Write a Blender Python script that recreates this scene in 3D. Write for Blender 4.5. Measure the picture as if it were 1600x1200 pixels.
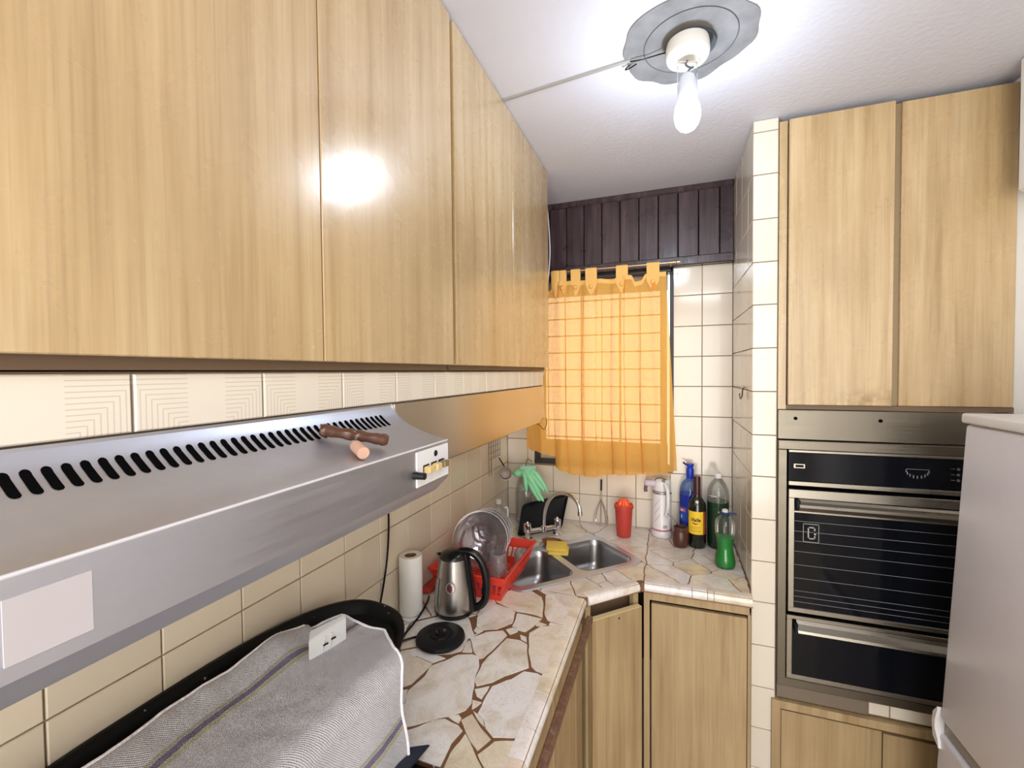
import bpy, bmesh, math, random
from mathutils import Vector, Matrix, noise
PI = math.pi
R = math.radians
C = bpy.context.scene.collection
for o in list(bpy.data.objects): bpy.data.objects.remove(o)

# ---------------------------------------------------------------- camera
EYE = Vector((0, 0, 1.67))
F_PX, YAW, PITCH, ROLL = 687.67, .3441, .0269, -.0092
fwd = Vector((-math.sin(YAW) * math.cos(PITCH), math.cos(YAW) * math.cos(PITCH), -math.sin(PITCH)))
rgt = Vector((math.cos(YAW), math.sin(YAW), 0))
upv = rgt.cross(fwd)
r2 = rgt * math.cos(ROLL) + upv * math.sin(ROLL)
u2 = -rgt * math.sin(ROLL) + upv * math.cos(ROLL)
cam = bpy.data.cameras.new('camera')
cam.sensor_fit = 'HORIZONTAL'; cam.sensor_width = 36; cam.lens = 36 * F_PX / 1600
cam.clip_start = .01
co = bpy.data.objects.new('camera', cam); C.objects.link(co)
M = Matrix.Identity(4)
for i in range(3):
    M[i][0] = r2[i]; M[i][1] = u2[i]; M[i][2] = -fwd[i]; M[i][3] = EYE[i]
co.matrix_world = M
bpy.context.scene.camera = co
# ---------------------------------------------------------------- exposure, world, lights
vs = bpy.context.scene.view_settings
vs.view_transform = 'Standard'; vs.look = 'None'; vs.gamma = 1; vs.use_curve_mapping = False
vs.exposure = 0.0
w = bpy.data.worlds.new('daylight'); bpy.context.scene.world = w; w.use_nodes = True
w.node_tree.nodes['Background'].inputs[0].default_value = (1.0, .97, .90, 1)
w.node_tree.nodes['Background'].inputs[1].default_value = 3.2
BULB = 165.0                       # emission of the glowing bulb globe
def area(name, loc, rot, sx, sy, power, col):
    l = bpy.data.lights.new(name, 'AREA'); l.shape = 'RECTANGLE'; l.size = sx; l.size_y = sy
    l.energy = power; l.color = col
    o = bpy.data.objects.new(name, l); C.objects.link(o); o.location = loc; o.rotation_euler = rot
    return o
# added soft fill light behind the camera, at the rear doorway
area('doorway_daylight', (.35, -1.75, 1.35), (R(90), 0, 0), 1.5, 2.1, 38, (1.0, .955, .90))
# second added fill, out of view overhead, to brighten towel and worktop
area('overhead_fill_light', (.40, -.75, 2.46), (0, 0, 0), .6, .6, 17, (.98, .97, 1.0))

# ---------------------------------------------------------------- helpers
OFF = {}
def finish(o, parent, world):
    if parent is not None:
        o.parent = parent
    return o
def link(name, bm, mat, parent=None, world=True, smooth=False, kind=None, loc=None, autos=None):
    """world=True: the bmesh is in world coordinates; it is shifted to its parent's origin."""
    me = bpy.data.meshes.new(name)
    if world and parent is not None:
        bmesh.ops.translate(bm, verts=bm.verts, vec=-OFF.get(parent.as_pointer(), Vector((0, 0, 0))))
    if loc is not None and parent is None:
        bmesh.ops.translate(bm, verts=bm.verts, vec=-Vector(loc))
    bmesh.ops.recalc_face_normals(bm, faces=bm.faces)
    bm.to_mesh(me); bm.free()
    if mat: me.materials.append(mat)
    if smooth:
        for p in me.polygons: p.use_smooth = True
        if autos is not False:
            try: me.set_sharp_from_angle(angle=R(autos or 40))
            except Exception: pass
    o = bpy.data.objects.new(name, me); C.objects.link(o)
    if loc is not None and parent is None: o.location = loc
    if parent is not None:
        o.parent = parent
        OFF[o.as_pointer()] = OFF.get(parent.as_pointer(), Vector((0, 0, 0))).copy()
        # children keep the parent's frame, so their own origin equals the root's
    else:
        OFF[o.as_pointer()] = Vector(loc) if loc is not None else Vector((0, 0, 0))
    if kind: o['kind'] = kind
    return o
def tag(o, label=None, cat=None, group=None, kind=None):
    if label: o['label'] = label
    if cat: o['category'] = cat
    if group: o['group'] = group
    if kind: o['kind'] = kind
    return o
def thing(name, label, cat, loc, rz=0, group=None):
    o = bpy.data.objects.new(name, None); C.objects.link(o)
    o.empty_display_size = .05
    o.location = loc; o.rotation_euler = (0, 0, rz)
    OFF[o.as_pointer()] = Vector(loc)
    return tag(o, label, cat, group)
def box(bm, lo, hi, bev=0, seg=1):
    lo = Vector(lo); hi = Vector(hi)
    r = bmesh.ops.create_cube(bm, size=1)
    s = hi - lo; c = (hi + lo) / 2
    for v in r['verts']: v.co = Vector((v.co.x * s.x, v.co.y * s.y, v.co.z * s.z)) + c
    if bev:
        es = list({e for v in r['verts'] for e in v.link_edges})
        bmesh.ops.bevel(bm, geom=es, offset=bev, segments=seg, affect='EDGES', profile=.5)
    return bm
def Box(lo, hi, bev=0, seg=1):
    return box(bmesh.new(), lo, hi, bev, seg)
def lathe(prof, seg=32, c=(0, 0, 0), bm=None, sx=1, sy=1):
    bm = bm or bmesh.new(); c = Vector(c); rings = []
    for r, z in prof:
        if r < 1e-5: rings.append([bm.verts.new(c + Vector((0, 0, z)))])
        else: rings.append([bm.verts.new(c + Vector((r * math.cos(2 * PI * i / seg) * sx, r * math.sin(2 * PI * i / seg) * sy, z))) for i in range(seg)])
    for a, b in zip(rings, rings[1:]):
        for i in range(seg):
            j = (i + 1) % seg
            if len(a) == 1 and len(b) == 1: continue
            if len(a) == 1: bm.faces.new((a[0], b[j], b[i]))
            elif len(b) == 1: bm.faces.new((a[i], a[j], b[0]))
            else: bm.faces.new((a[i], a[j], b[j], b[i]))
    return bm
def tube(pts, r, seg=8, bm=None, caps=True, closed=False, smoothn=0, rad=None):
    bm = bm or bmesh.new(); P = [Vector(p) for p in pts]
    for _ in range(smoothn):
        Q = [P[0]]
        for a, b in zip(P, P[1:]): Q += [a * .75 + b * .25, a * .25 + b * .75]
        Q.append(P[-1]); P = Q
    n = len(P); rings = []; up = None
    for i, p in enumerate(P):
        if closed: t = P[(i + 1) % n] - P[i - 1]
        else: t = P[min(i + 1, n - 1)] - P[max(i - 1, 0)]
        t.normalize()
        if up is None:
            up = Vector((0, 0, 1)) if abs(t.z) < .9 else Vector((1, 0, 0))
        s = t.cross(up).normalized(); up = s.cross(t).normalized()
        rr = rad[min(i, len(rad) - 1)] if rad and smoothn == 0 else r
        rings.append([bm.verts.new(p + (s * math.cos(2 * PI * k / seg) + up * math.sin(2 * PI * k / seg)) * rr) for k in range(seg)])
    for a, b in zip(rings, rings[1:] + ([rings[0]] if closed else [])):
        for k in range(seg):
            bm.faces.new((a[k], a[(k + 1) % seg], b[(k + 1) % seg], b[k]))
    if caps and not closed:
        bm.faces.new(rings[0][::-1]); bm.faces.new(rings[-1])
    return bm
def prism(poly, z0, z1, bm=None, top=None):
    """extrude a CCW polygon; top = optional inset polygon for the upper rim"""
    bm = bm or bmesh.new()
    a = [bm.verts.new((p[0], p[1], z0)) for p in poly]
    q = top or poly
    b = [bm.verts.new((p[0], p[1], z1)) for p in q]
    n = len(poly)
    bm.faces.new(a[::-1]); bm.faces.new(b)
    for i in range(n): bm.faces.new((a[i], a[(i + 1) % n], b[(i + 1) % n], b[i]))
    return bm
def extr(prof, axis, a, b, bm=None):
    """extrude a profile of (u,v) pairs along an axis: y -> (x,z), x -> (y,z)"""
    bm = bm or bmesh.new()
    f = {'y': lambda p, t: (p[0], t, p[1]), 'x': lambda p, t: (t, p[0], p[1])}[axis]
    A = [bm.verts.new(f(p, a)) for p in prof]; B = [bm.verts.new(f(p, b)) for p in prof]
    n = len(prof)
    bm.faces.new(A); bm.faces.new(B[::-1])
    for i in range(n): bm.faces.new((A[i], B[i], B[(i + 1) % n], A[(i + 1) % n]))
    return bm

# ---------------------------------------------------------------- materials
def mat(name, col, rough=.5, metal=0, **k):
    m = bpy.data.materials.new(name); m.use_nodes = True
    b = m.node_tree.nodes['Principled BSDF']
    b.inputs['Base Color'].default_value = (*col, 1); b.inputs['Roughness'].default_value = rough
    b.inputs['Metallic'].default_value = metal
    for kk, v in k.items(): b.inputs[kk.replace('_', ' ')].default_value = v
    return m
class N:
    """tiny node-building helper"""
    def __init__(s, m):
        s.m = m; s.t = m.node_tree; s.b = s.t.nodes['Principled BSDF']
    def n(s, typ, **k):
        x = s.t.nodes.new(typ)
        for a, v in k.items(): setattr(x, a, v)
        return x
    def l(s, a, b): s.t.links.new(a, b)
    def coord(s, scale=(1, 1, 1), kind='Object', rnd=0):
        tc = s.n('ShaderNodeTexCoord'); mp = s.n('ShaderNodeMapping')
        mp.inputs['Scale'].default_value = scale
        s.l(tc.outputs[kind], mp.inputs['Vector'])
        if rnd:
            oi = s.n('ShaderNodeObjectInfo'); mu = s.n('ShaderNodeMath', operation='MULTIPLY'); mu.inputs[1].default_value = rnd
            s.l(oi.outputs['Random'], mu.inputs[0]); cb = s.n('ShaderNodeCombineXYZ')
            for i in range(3): s.l(mu.outputs[0], cb.inputs[i])
            s.l(cb.outputs[0], mp.inputs['Location'])
        return mp.outputs[0]
    def noise(s, vec, scale, detail=3, rough=.5, dist=0):
        x = s.n('ShaderNodeTexNoise'); x.inputs['Scale'].default_value = scale; x.inputs['Detail'].default_value = detail
        x.inputs['Roughness'].default_value = rough; x.inputs['Distortion'].default_value = dist
        s.l(vec, x.inputs['Vector']); return x.outputs['Fac']
    def ramp(s, fac, stops):
        x = s.n('ShaderNodeValToRGB'); e = x.color_ramp.elements
        while len(e) < len(stops): e.new(.5)
        for i, (p, c) in enumerate(stops):
            e[i].position = p; e[i].color = (*c, 1) if len(c) == 3 else c
        s.l(fac, x.inputs[0]); return x.outputs[0]
    def mix(s, fac, a, b, mode='MIX'):
        x = s.n('ShaderNodeMix', data_type='RGBA', blend_type=mode)
        if isinstance(fac, (int, float)): x.inputs[0].default_value = fac
        else: s.l(fac, x.inputs[0])
        for i, v in ((6, a), (7, b)):
            if isinstance(v, tuple): x.inputs[i].default_value = (*v, 1)
            else: s.l(v, x.inputs[i])
        return x.outputs[2]
    def bump(s, h, strength=.2, dist=.002):
        x = s.n('ShaderNodeBump'); x.inputs['Strength'].default_value = strength; x.inputs['Distance'].default_value = dist
        s.l(h, x.inputs['Height']); s.l(x.outputs[0], s.b.inputs['Normal'])
    def math(s, op, a, b=None):
        x = s.n('ShaderNodeMath', operation=op)
        for i, v in enumerate((a, b)):
            if v is None: continue
            if isinstance(v, (int, float)): x.inputs[i].default_value = v
            else: s.l(v, x.inputs[i])
        return x.outputs[0]
    def col(s, c): s.l(c, s.b.inputs['Base Color'])
    def rough(s, c): s.l(c, s.b.inputs['Roughness'])

def wood(name, dark, mid, light, rough=.28, coat=.3, bands=22):
    m = mat(name, mid, rough); n = N(m)
    v = n.coord((bands, bands, .9), rnd=7)
    g = n.noise(v, 1.3, 5, .62, .25)
    c = n.ramp(g, [(.28, dark), (.47, mid), (.68, light)])
    v2 = n.coord((60, 60, 1.1), rnd=3)
    g2 = n.noise(v2, 3.2, 3, .6)
    c = n.mix(n.math('MULTIPLY', n.ramp(g2, [(.52, (0, 0, 0)), (.72, (1, 1, 1))]), .30), c, tuple(x * .62 for x in dark))
    v3 = n.coord((1, 1, .8), rnd=5)
    g3 = n.noise(v3, 3.0, 3)
    c = n.mix(n.math('MULTIPLY', n.ramp(g3, [(.45, (0, 0, 0)), (.7, (1, 1, 1))]), .35), c, tuple(x * .9 for x in dark))
    # sparse knots
    vo = n.n('ShaderNodeTexVoronoi'); vo.inputs['Scale'].default_value = 3.1
    n.l(n.coord((1.4, 1.4, .8), rnd=4), vo.inputs['Vector'])
    kn = n.ramp(vo.outputs['Distance'], [(.03, (1, 1, 1)), (.075, (0, 0, 0))])
    c = n.mix(n.math('MULTIPLY', kn, .45), c, tuple(x * .5 for x in dark))
    n.col(c)
    n.rough(n.ramp(n.noise(n.coord((1, 1, 1)), 9, 4), [(.3, (rough * .8,) * 3), (.7, (rough * 1.35,) * 3)]))
    n.b.inputs['Coat Weight'].default_value = coat; n.b.inputs['Coat Roughness'].default_value = .20
    n.bump(n.noise(n.coord((1, 1, 1)), 26, 3), .12, .003)
    return m
M_WOOD = wood('wood_laminate', (.40, .265, .12), (.55, .39, .20), (.66, .50, .285), .26, .9)
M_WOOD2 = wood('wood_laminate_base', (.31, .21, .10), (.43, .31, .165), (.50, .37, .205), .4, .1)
M_EDGE = mat('pale_wood_edge', (.86, .68, .36), .5)
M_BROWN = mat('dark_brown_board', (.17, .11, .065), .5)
M_BLACK = mat('black_gap', (.004, .004, .004), 1.0, 0, Specular_IOR_Level=.0)

def tile_mat(name, base, lines=True, dirt=.25):
    m = mat(name, base, .14); n = N(m)
    c = n.mix(n.math('MULTIPLY', n.noise(n.coord((1, 1, 1), rnd=9), 7, 4), dirt), base, tuple(b * k for b, k in zip(base, (.80, .72, .58))))
    oi = n.n('ShaderNodeObjectInfo')
    hs = n.math('ADD', n.math('MULTIPLY', oi.outputs['Random'], .10), .94)
    x = n.n('ShaderNodeHueSaturation'); n.l(hs, x.inputs['Value']); n.l(c, x.inputs['Color'])
    n.col(x.outputs[0])
    if lines:
        h = n.noise(n.coord((120, 120, .4)), 1.0, 2)
        n.bump(h, .10, .002)
    else: n.bump(n.noise(n.coord(), 40, 2), .06, .002)
    n.b.inputs['Coat Weight'].default_value = .2
    return m
TILE_COL = (.79, .735, .635)
M_TILE = tile_mat('cream_wall_tile', TILE_COL)
M_TILE_P = tile_mat('cream_plain_tile', (.78, .695, .555), False)
def deco_tile():
    m = mat('cream_tile_engraved', (.80, .735, .62), .2); n = N(m)
    tc = n.n('ShaderNodeTexCoord'); sp = n.n('ShaderNodeSeparateXYZ'); n.l(tc.outputs['Object'], sp.inputs[0])
    # nested right angles that close in on the tile's corners
    a = n.math('ABSOLUTE', sp.outputs['Y']); z = n.math('ADD', sp.outputs['Z'], .036)
    z = n.math('MULTIPLY', z, -1.0)
    d = n.math('MAXIMUM', a, n.math('ADD', n.math('MULTIPLY', n.math('ABSOLUTE', z), 1.0), .02))
    w_ = n.math('FRACT', n.math('MULTIPLY', d, 190.0))
    ln = n.math('LESS_THAN', w_, .22)
    side = n.math('GREATER_THAN', a, .022)
    ln = n.math('MULTIPLY', ln, side)
    n.col(n.mix(n.math('MULTIPLY', ln, .38), (.80, .735, .62), (.42, .33, .22)))
    n.bump(n.math('SUBTRACT', 1.0, ln), .3, .001)
    return m
M_TILE_D = deco_tile()
M_GROUT = mat('brown_grout', (.25, .185, .12), .9)
M_PLASTER = mat('ceiling_plaster', (.70, .71, .80), .75); _n = N(M_PLASTER)
_n.col(_n.mix(_n.noise(_n.coord(), 3, 4), (.65, .66, .75), (.73, .74, .82))); _n.bump(_n.noise(_n.coord(), 70, 4), .25, .004)
M_WALL = mat('white_plaster', (.80, .78, .74), .8); _n = N(M_WALL); _n.bump(_n.noise(_n.coord(), 60, 4), .3, .004)
M_GREYP = mat('bare_grey_plaster', (.22, .217, .22), .9); _n = N(M_GREYP)
_n.col(_n.ramp(_n.noise(_n.coord(), 14, 5), [(.3, (.17, .168, .172)), (.7, (.27, .266, .27))]))
M_GREYD = mat('dark_grey_plaster', (.09, .09, .095), .9)
M_FLOOR = mat('floor_tile', (.45, .38, .30), .4)
def steel(name, col=(.62, .62, .64), rough=.3, metal=1.0, sc=(4, 120, 120), spots=True):
    m = mat(name, col, rough, metal); n = N(m)
    g = n.noise(n.coord(sc), 1.5, 3)
    s = n.noise(n.coord(), 6, 6, .7)
    k = 1.0 if spots else .35
    n.rough(n.math('ADD', n.math('MULTIPLY', g, .18 * k), n.math('ADD', n.math('MULTIPLY', s, .22 * k), rough - .2 * k)))
    n.col(n.mix(n.math('MULTIPLY', s, .55 * k), col, tuple(c * .68 for c in col)))
    if spots: n.bump(g, .05, .001)
    return m
M_STEEL = steel('brushed_steel', (.62, .63, .69), .42, 1, (120, 3, 120))
M_STEEL_W = steel('steel_splash_strip', (.62, .60, .57), .22, 1, (10, 2, 10), False)
M_STEEL_O = steel('aged_oven_steel', (.23, .205, .165), .36, 1, (3, 120, 120))
M_STEEL_OL = steel('oven_trim_steel', (.42, .39, .33), .30, 1, (3, 120, 120))
M_SINK = steel('sink_steel', (.40, .40, .41), .30, 1, (6, 6, 6), False)
M_RIM = mat('sink_rim_steel', (.74, .82, 1.0), .36, 1)
M_CHROME = mat('chrome', (.75, .75, .76), .12, 1)
M_KETTLE = steel('kettle_steel', (.46, .44, .42), .30, 1, (2, 2, 140), False)
M_BPLAST = mat('black_plastic', (.006, .006, .007), .22, 0, Specular_IOR_Level=.4)
M_BMATT = mat('black_matt_plastic', (.008, .008, .010), .45, 0, Specular_IOR_Level=.2)
M_GLASSB = mat('black_oven_glass', (.003, .004, .007), .08, 0, Specular_IOR_Level=.28)
M_LINE = mat('grey_print', (.17, .175, .19), .4)
M_WHITE = mat('white_plastic', (.80, .80, .80), .35)
M_FRIDGE = mat('fridge_enamel', (.78, .77, .84), .35); _n = N(M_FRIDGE)
_n.col(_n.mix(_n.noise(_n.coord(), 9, 5, .7), (.72, .71, .785), (.80, .79, .86))); _n.bump(_n.noise(_n.coord(), 220, 2), .2, .001)
M_REDP = mat('red_plastic', (.72, .045, .025), .38)
M_REDC = mat('red_cup_plastic', (.52, .05, .035), .45)
M_ORANGE = mat('orange_juicer_plastic', (.95, .13, .04), .3)
M_DARKW = mat('dark_stained_planks', (.10, .065, .075), .38); _n = N(M_DARKW)
_v = _n.coord((26, 26, 1.4), rnd=6)
_n.col(_n.ramp(_n.noise(_v, 1.6, 5, .6, .4), [(.3, (.030, .017, .020)), (.55, (.066, .040, .046)), (.75, (.115, .078, .088))]))
_n.bump(_n.noise(_v, 2.0, 3), .25, .003); _n.rough(_n.ramp(_n.noise(_n.coord(), 11, 3), [(.3, (.22,) * 3), (.7, (.45,) * 3)]))
M_FRAMEB = mat('black_window_frame', (.02, .018, .017), .45)
M_BARS = mat('dark_grille_iron', (.06, .05, .045), .6)
M_BRASS = mat('aged_brass', (.50, .38, .22), .3, 1)
def glassy(name, col, rough=.02, ior=1.45, alpha=None):
    m = mat(name, col, rough, 0, Transmission_Weight=1.0, IOR=ior); return m
def thin_glass(name, tint, gloss=.12, rough=.03, haze=0.0):
    """thin clear wall: passes light straight through with a Fresnel sheen"""
    m = bpy.data.materials.new(name); m.use_nodes = True; t = m.node_tree; t.nodes.clear()
    out = t.nodes.new('ShaderNodeOutputMaterial'); tr = t.nodes.new('ShaderNodeBsdfTransparent'); tr.inputs[0].default_value = (*tint, 1)
    gl = t.nodes.new('ShaderNodeBsdfGlossy'); gl.inputs['Roughness'].default_value = rough; gl.inputs[0].default_value = (1, 1, 1, 1)
    lw = t.nodes.new('ShaderNodeLayerWeight'); lw.inputs[0].default_value = .35
    ma = t.nodes.new('ShaderNodeMath'); ma.operation = 'MULTIPLY_ADD'; ma.inputs[1].default_value = .55; ma.inputs[2].default_value = gloss * .25
    t.links.new(lw.outputs['Fresnel'], ma.inputs[0])
    mx = t.nodes.new('ShaderNodeMixShader'); t.links.new(ma.outputs[0], mx.inputs[0]); t.links.new(tr.outputs[0], mx.inputs[1]); t.links.new(gl.outputs[0], mx.inputs[2])
    last = mx.outputs[0]
    if haze:
        df = t.nodes.new('ShaderNodeBsdfDiffuse'); df.inputs[0].default_value = (.75, .75, .75, 1)
        m2 = t.nodes.new('ShaderNodeMixShader'); m2.inputs[0].default_value = haze
        t.links.new(last, m2.inputs[1]); t.links.new(df.outputs[0], m2.inputs[2]); last = m2.outputs[0]
    t.links.new(last, out.inputs[0]); return m
M_CLEAR = thin_glass('clear_glass', (.93, .94, .93), .14, .03, .05)
M_PLATE = thin_glass('smoky_clear_plate', (.90, .88, .90), .14, .04, .035)
M_PET = thin_glass('clear_plastic_bottle', (.93, .95, .95), .06, .08, .012)
M_PETB = thin_glass('pale_blue_plastic', (.66, .80, .97), .06, .08, .012)
M_TUMB = thin_glass('tumbler_glass', (.90, .92, .92), .5, .03, .16)
M_PANE = thin_glass('window_pane', (.93, .94, .95), .05, .02, .12)
def liquid(name, col, rough=.2): return mat(name, col, rough, 0, Specular_IOR_Level=.2)
M_LIQG = liquid('dark_green_detergent', (.003, .050, .016)); M_LIQG2 = liquid('bright_green_soap', (.006, .26, .035)); M_LIQB = liquid('blue_detergent', (.006, .045, .48))
def paper(name, col): return mat(name, col, .9)
M_PAPER = paper('white_paper', (.86, .84, .80)); M_CARD = paper('cardboard', (.28, .15, .07))
M_YELLOW = mat('yellow_label', (.93, .62, .03), .5)
M_INK = mat('black_ink', (.03, .02, .02), .5)
def onyx():
    m = mat('cream_onyx_stone', (.8, .76, .66), .16); n = N(m)
    oi = n.n('ShaderNodeObjectInfo')
    base = n.ramp(oi.outputs['Random'], [(0, (.84, .79, .72)), (.22, (.90, .87, .86)), (.42, (.84, .74, .55)), (.55, (.88, .85, .85)), (.8, (.92, .89, .82)), (1, (.82, .68, .56))])
    v = n.coord((1, 1, 1), rnd=8)
    g = n.noise(v, 9, 6, .6, .8)
    c = n.mix(n.ramp(g, [(.46, (0, 0, 0)), (.70, (.75, .75, .75))]), base, (.60, .49, .33))
    g3 = n.noise(n.coord((1, 1, 1), rnd=3), 22, 6, .7, 1.5)
    c = n.mix(n.ramp(g3, [(.485, (0, 0, 0)), (.50, (.38, .38, .38)), (.515, (0, 0, 0))]), c, (.40, .28, .16))
    g4 = n.noise(n.coord((1, 1, 1), rnd=5), 5, 3, .6, .4)
    c = n.mix(n.ramp(g4, [(.55, (0, 0, 0)), (.75, (.55, .55, .55))]), c, (.86, .84, .84))
    n.col(c); n.b.inputs['Coat Weight'].default_value = .2
    n.b.inputs['Subsurface Weight'].default_value = .06; n.b.inputs['Subsurface Scale'].default_value = .01
    return m
M_ONYX = onyx()
M_JOINT = mat('brown_resin_joint', (.20, .095, .045), .45)
M_RUST = mat('rusty_brown_paint', (.15, .075, .045), .5); _n = N(M_RUST)
_n.col(_n.ramp(_n.noise(_n.coord(), 60, 5, .7), [(.42, (.13, .06, .035)), (.62, (.20, .115, .075)), (.72, (.42, .34, .26))]))
M_ENAM = mat('black_speckled_enamel', (.008, .008, .008), .45, 0, Specular_IOR_Level=.15); _n = N(M_ENAM)
_v = _n.n('ShaderNodeTexVoronoi'); _v.inputs['Scale'].default_value = 55; _n.l(_n.coord(), _v.inputs['Vector'])
_n.col(_n.mix(_n.ramp(_n.math('ADD', _v.outputs['Distance'], _n.math('MULTIPLY', _n.noise(_n.coord(), 5, 2), .55)), [(.34, (1, 1, 1)), (.37, (0, 0, 0))]), (.008, .008, .008), (.30, .30, .30)))

# ================================================================ SETTING
XL, YB, ZC = -.817, 2.2, 2.51
def struct(name, bm, m, **k):
    o = link(name, bm, m, **k); o['kind'] = 'structure'; return o
struct('floor', Box((XL - .1, -2.1, -.05), (1.6, YB + .1, 0)), M_FLOOR)
struct('ceiling', Box((XL - .1, -2.1, ZC), (1.6, YB + .2, ZC + .08)), M_PLASTER)
wl = struct('wall_left', Box((XL - .1, -2.1, 0), (XL - .006, YB + .2, ZC)), M_GROUT)
struct('wall_right', Box((1.38, -2.1, 0), (1.48, 1.76, ZC)), M_WALL)
rear = bmesh.new()
box(rear, (XL - .1, -2.2, 0), (-.4, -2.1, ZC)); box(rear, (1.1, -2.2, 0), (1.48, -2.1, ZC)); box(rear, (-.4, -2.2, 2.3), (1.1, -2.1, ZC))
struct('wall_rear', rear, M_WALL)
# window opening in the back wall
WX0, WX1, WZ0, WZ1 = -.665, .012, 1.195, 2.15
bw = bmesh.new()
box(bw, (XL - .1, YB + .006, 0), (WX0, YB + .14, ZC)); box(bw, (WX1, YB + .006, 0), (1.48, YB + .14, ZC))
box(bw, (WX0, YB + .006, 0), (WX1, YB + .14, WZ0)); box(bw, (WX0, YB + .006, WZ1), (WX1, YB + .14, ZC))
wb = struct('wall_back', bw, M_GROUT)
PX0, PX1, PY = .267, .344, 1.70
pier = struct('wall_pier', Box((PX0 + .006, PY + .006, 0), (PX1, YB + .006, ZC)), M_GROUT)
# return wall right of the oven housing and its plaster downstand
struct('wall_return', Box((.955, 1.72, 0), (1.38, 1.80, ZC)), M_WALL)
struct('trim_1', Box((.898, 1.50, 2.150), (1.38, 1.62, ZC), .006), M_WALL)

TM = {}
def tile(parent, axis, pos, a0, a1, z0, z1, m, sgn, gap=.0013, thick=.0065, name='tile'):
    """one glazed wall tile; axis = the wall's normal axis, sgn = the side it faces"""
    wd, ht = a1 - a0 - 2 * gap, z1 - z0 - 2 * gap
    if wd < .004 or ht < .004: return
    key = (axis, sgn, round(wd, 4), round(ht, 4), m.name)
    if key not in TM:
        bm = bmesh.new(); h = (wd / 2, ht / 2); c = .0016; ring = []
        for dx, dep in ((0, -thick), (0, -c), (c, 0)):
            row = []
            for sx, sz in ((-1, -1), (1, -1), (1, 1), (-1, 1)):
                a, z, d = sx * (h[0] - dx), sz * (h[1] - dx), dep * sgn
                row.append(bm.verts.new((d, a, z) if axis == 'x' else (a, d, z)))
            ring.append(row)
        for p, q in zip(ring, ring[1:]):
            for i in range(4): bm.faces.new((p[i], p[(i + 1) % 4], q[(i + 1) % 4], q[i]))
        bm.faces.new(ring[-1]); bmesh.ops.recalc_face_normals(bm, faces=bm.faces)
        # open at the back where it is bedded in the mortar: make sure the face points out
        nf = bm.faces[-1] if False else None
        me = bpy.data.meshes.new(name); bm.to_mesh(me); bm.free()
        k = 0 if axis == 'x' else 1
        if me.polygons[len(me.polygons) - 1].normal[k] * sgn < 0: me.flip_normals()
        me.materials.append(m); TM[key] = me
    o = bpy.data.objects.new(name, TM[key]); C.objects.link(o)
    rj = Vector((random.uniform(-.0004, .0004), 0, 0)) if axis == 'x' else Vector((0, random.uniform(-.0004, .0004), 0))
    p = Vector((pos, (a0 + a1) / 2, (z0 + z1) / 2)) if axis == 'x' else Vector(((a0 + a1) / 2, pos, (z0 + z1) / 2))
    o.parent = parent; o.location = p + rj - OFF.get(parent.as_pointer(), Vector((0, 0, 0)))
    return o
random.seed(4)
# left wall, lower splashback (15 cm tiles)
ys = [.944 - .1525 * 0 + .15 * i for i in range(-7, 9)] + [YB]
ys = [y for y in ys if y < YB - .01] + [YB]
zs = [.76, .905, 1.048, 1.19, 1.3325, 1.47]
for i in range(len(ys) - 1):
    for j in range(len(zs) - 1): tile(wl, 'x', XL, ys[i], ys[i + 1], zs[j], zs[j + 1], M_TILE_P, 1)
zs2 = [1.47, 1.61, 1.75, 1.89, 2.03, 2.17]
for i in range(len(ys) - 4, len(ys) - 1):
    for j in range(len(zs2) - 1): tile(wl, 'x', XL, ys[i], ys[i + 1], zs2[j], zs2[j + 1], M_TILE_P, 1)
# back wall
bz = [.77, .91, 1.05, 1.185, 1.318, 1.456, 1.596, 1.735, 1.875, 2.017, 2.165]
def btile(x0, x1, z0, z1): tile(wb, 'y', YB, x0, x1, z0, z1, M_TILE, -1)
bx = [XL, -.705, -.567, -.430, -.293, -.154, .002 - .0, .14, PX0]
for j in range(len(bz) - 1):
    for i in range(len(bx) - 1):
        x0, x1, z0, z1 = bx[i], bx[i + 1], bz[j], bz[j + 1]
        if z1 <= WZ0 + .001: btile(x0, x1, z0, z1)
        else:
            if x0 >= -.01: btile(max(x0, WX1), x1, z0, z1)
            elif x1 <= WX0 + .1 and x0 < WX0: btile(x0, min(x1, WX0), z0, z1)
            if z0 < WZ0 and x1 > WX0 and x0 < WX1 - .02: pass
# pier: narrow front and side face
pz = [.0, .132, .278, .421, .568, .715, .867, 1.010, 1.156, 1.304, 1.447, 1.596, 1.744, 1.891, 2.035, 2.179, 2.328, 2.47, ZC]
for j in range(len(pz) - 1):
    tile(pier, 'y', PY, PX0, PX1 - .002, pz[j], pz[j + 1], M_TILE, -1)
    z0, z1 = pz[j], pz[j + 1]
    for y0, y1 in ((1.70, 1.80), (1.80, 1.95), (1.95, 2.10), (2.10, YB)):
        if z1 > .85: tile(pier, 'x', PX0, y0, y1, max(z0, .87), z1, M_TILE, -1)
# bulkhead between wall cabinets and hood
bh = struct('wall_bulkhead', Box((XL - .006, -.4, 1.466), (-.511, 1.80, 1.674)), M_GROUT)
by = [-.2 + .0 + .336 - .15 * 4 + .15 * i for i in range(0, 16)]
by = [y for y in by if y < 1.79] + [1.80]
for i in range(len(by) - 1): tile(bh, 'x', -.505, by[i], by[i + 1], 1.612, 1.673, M_TILE_D, 1)
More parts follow.
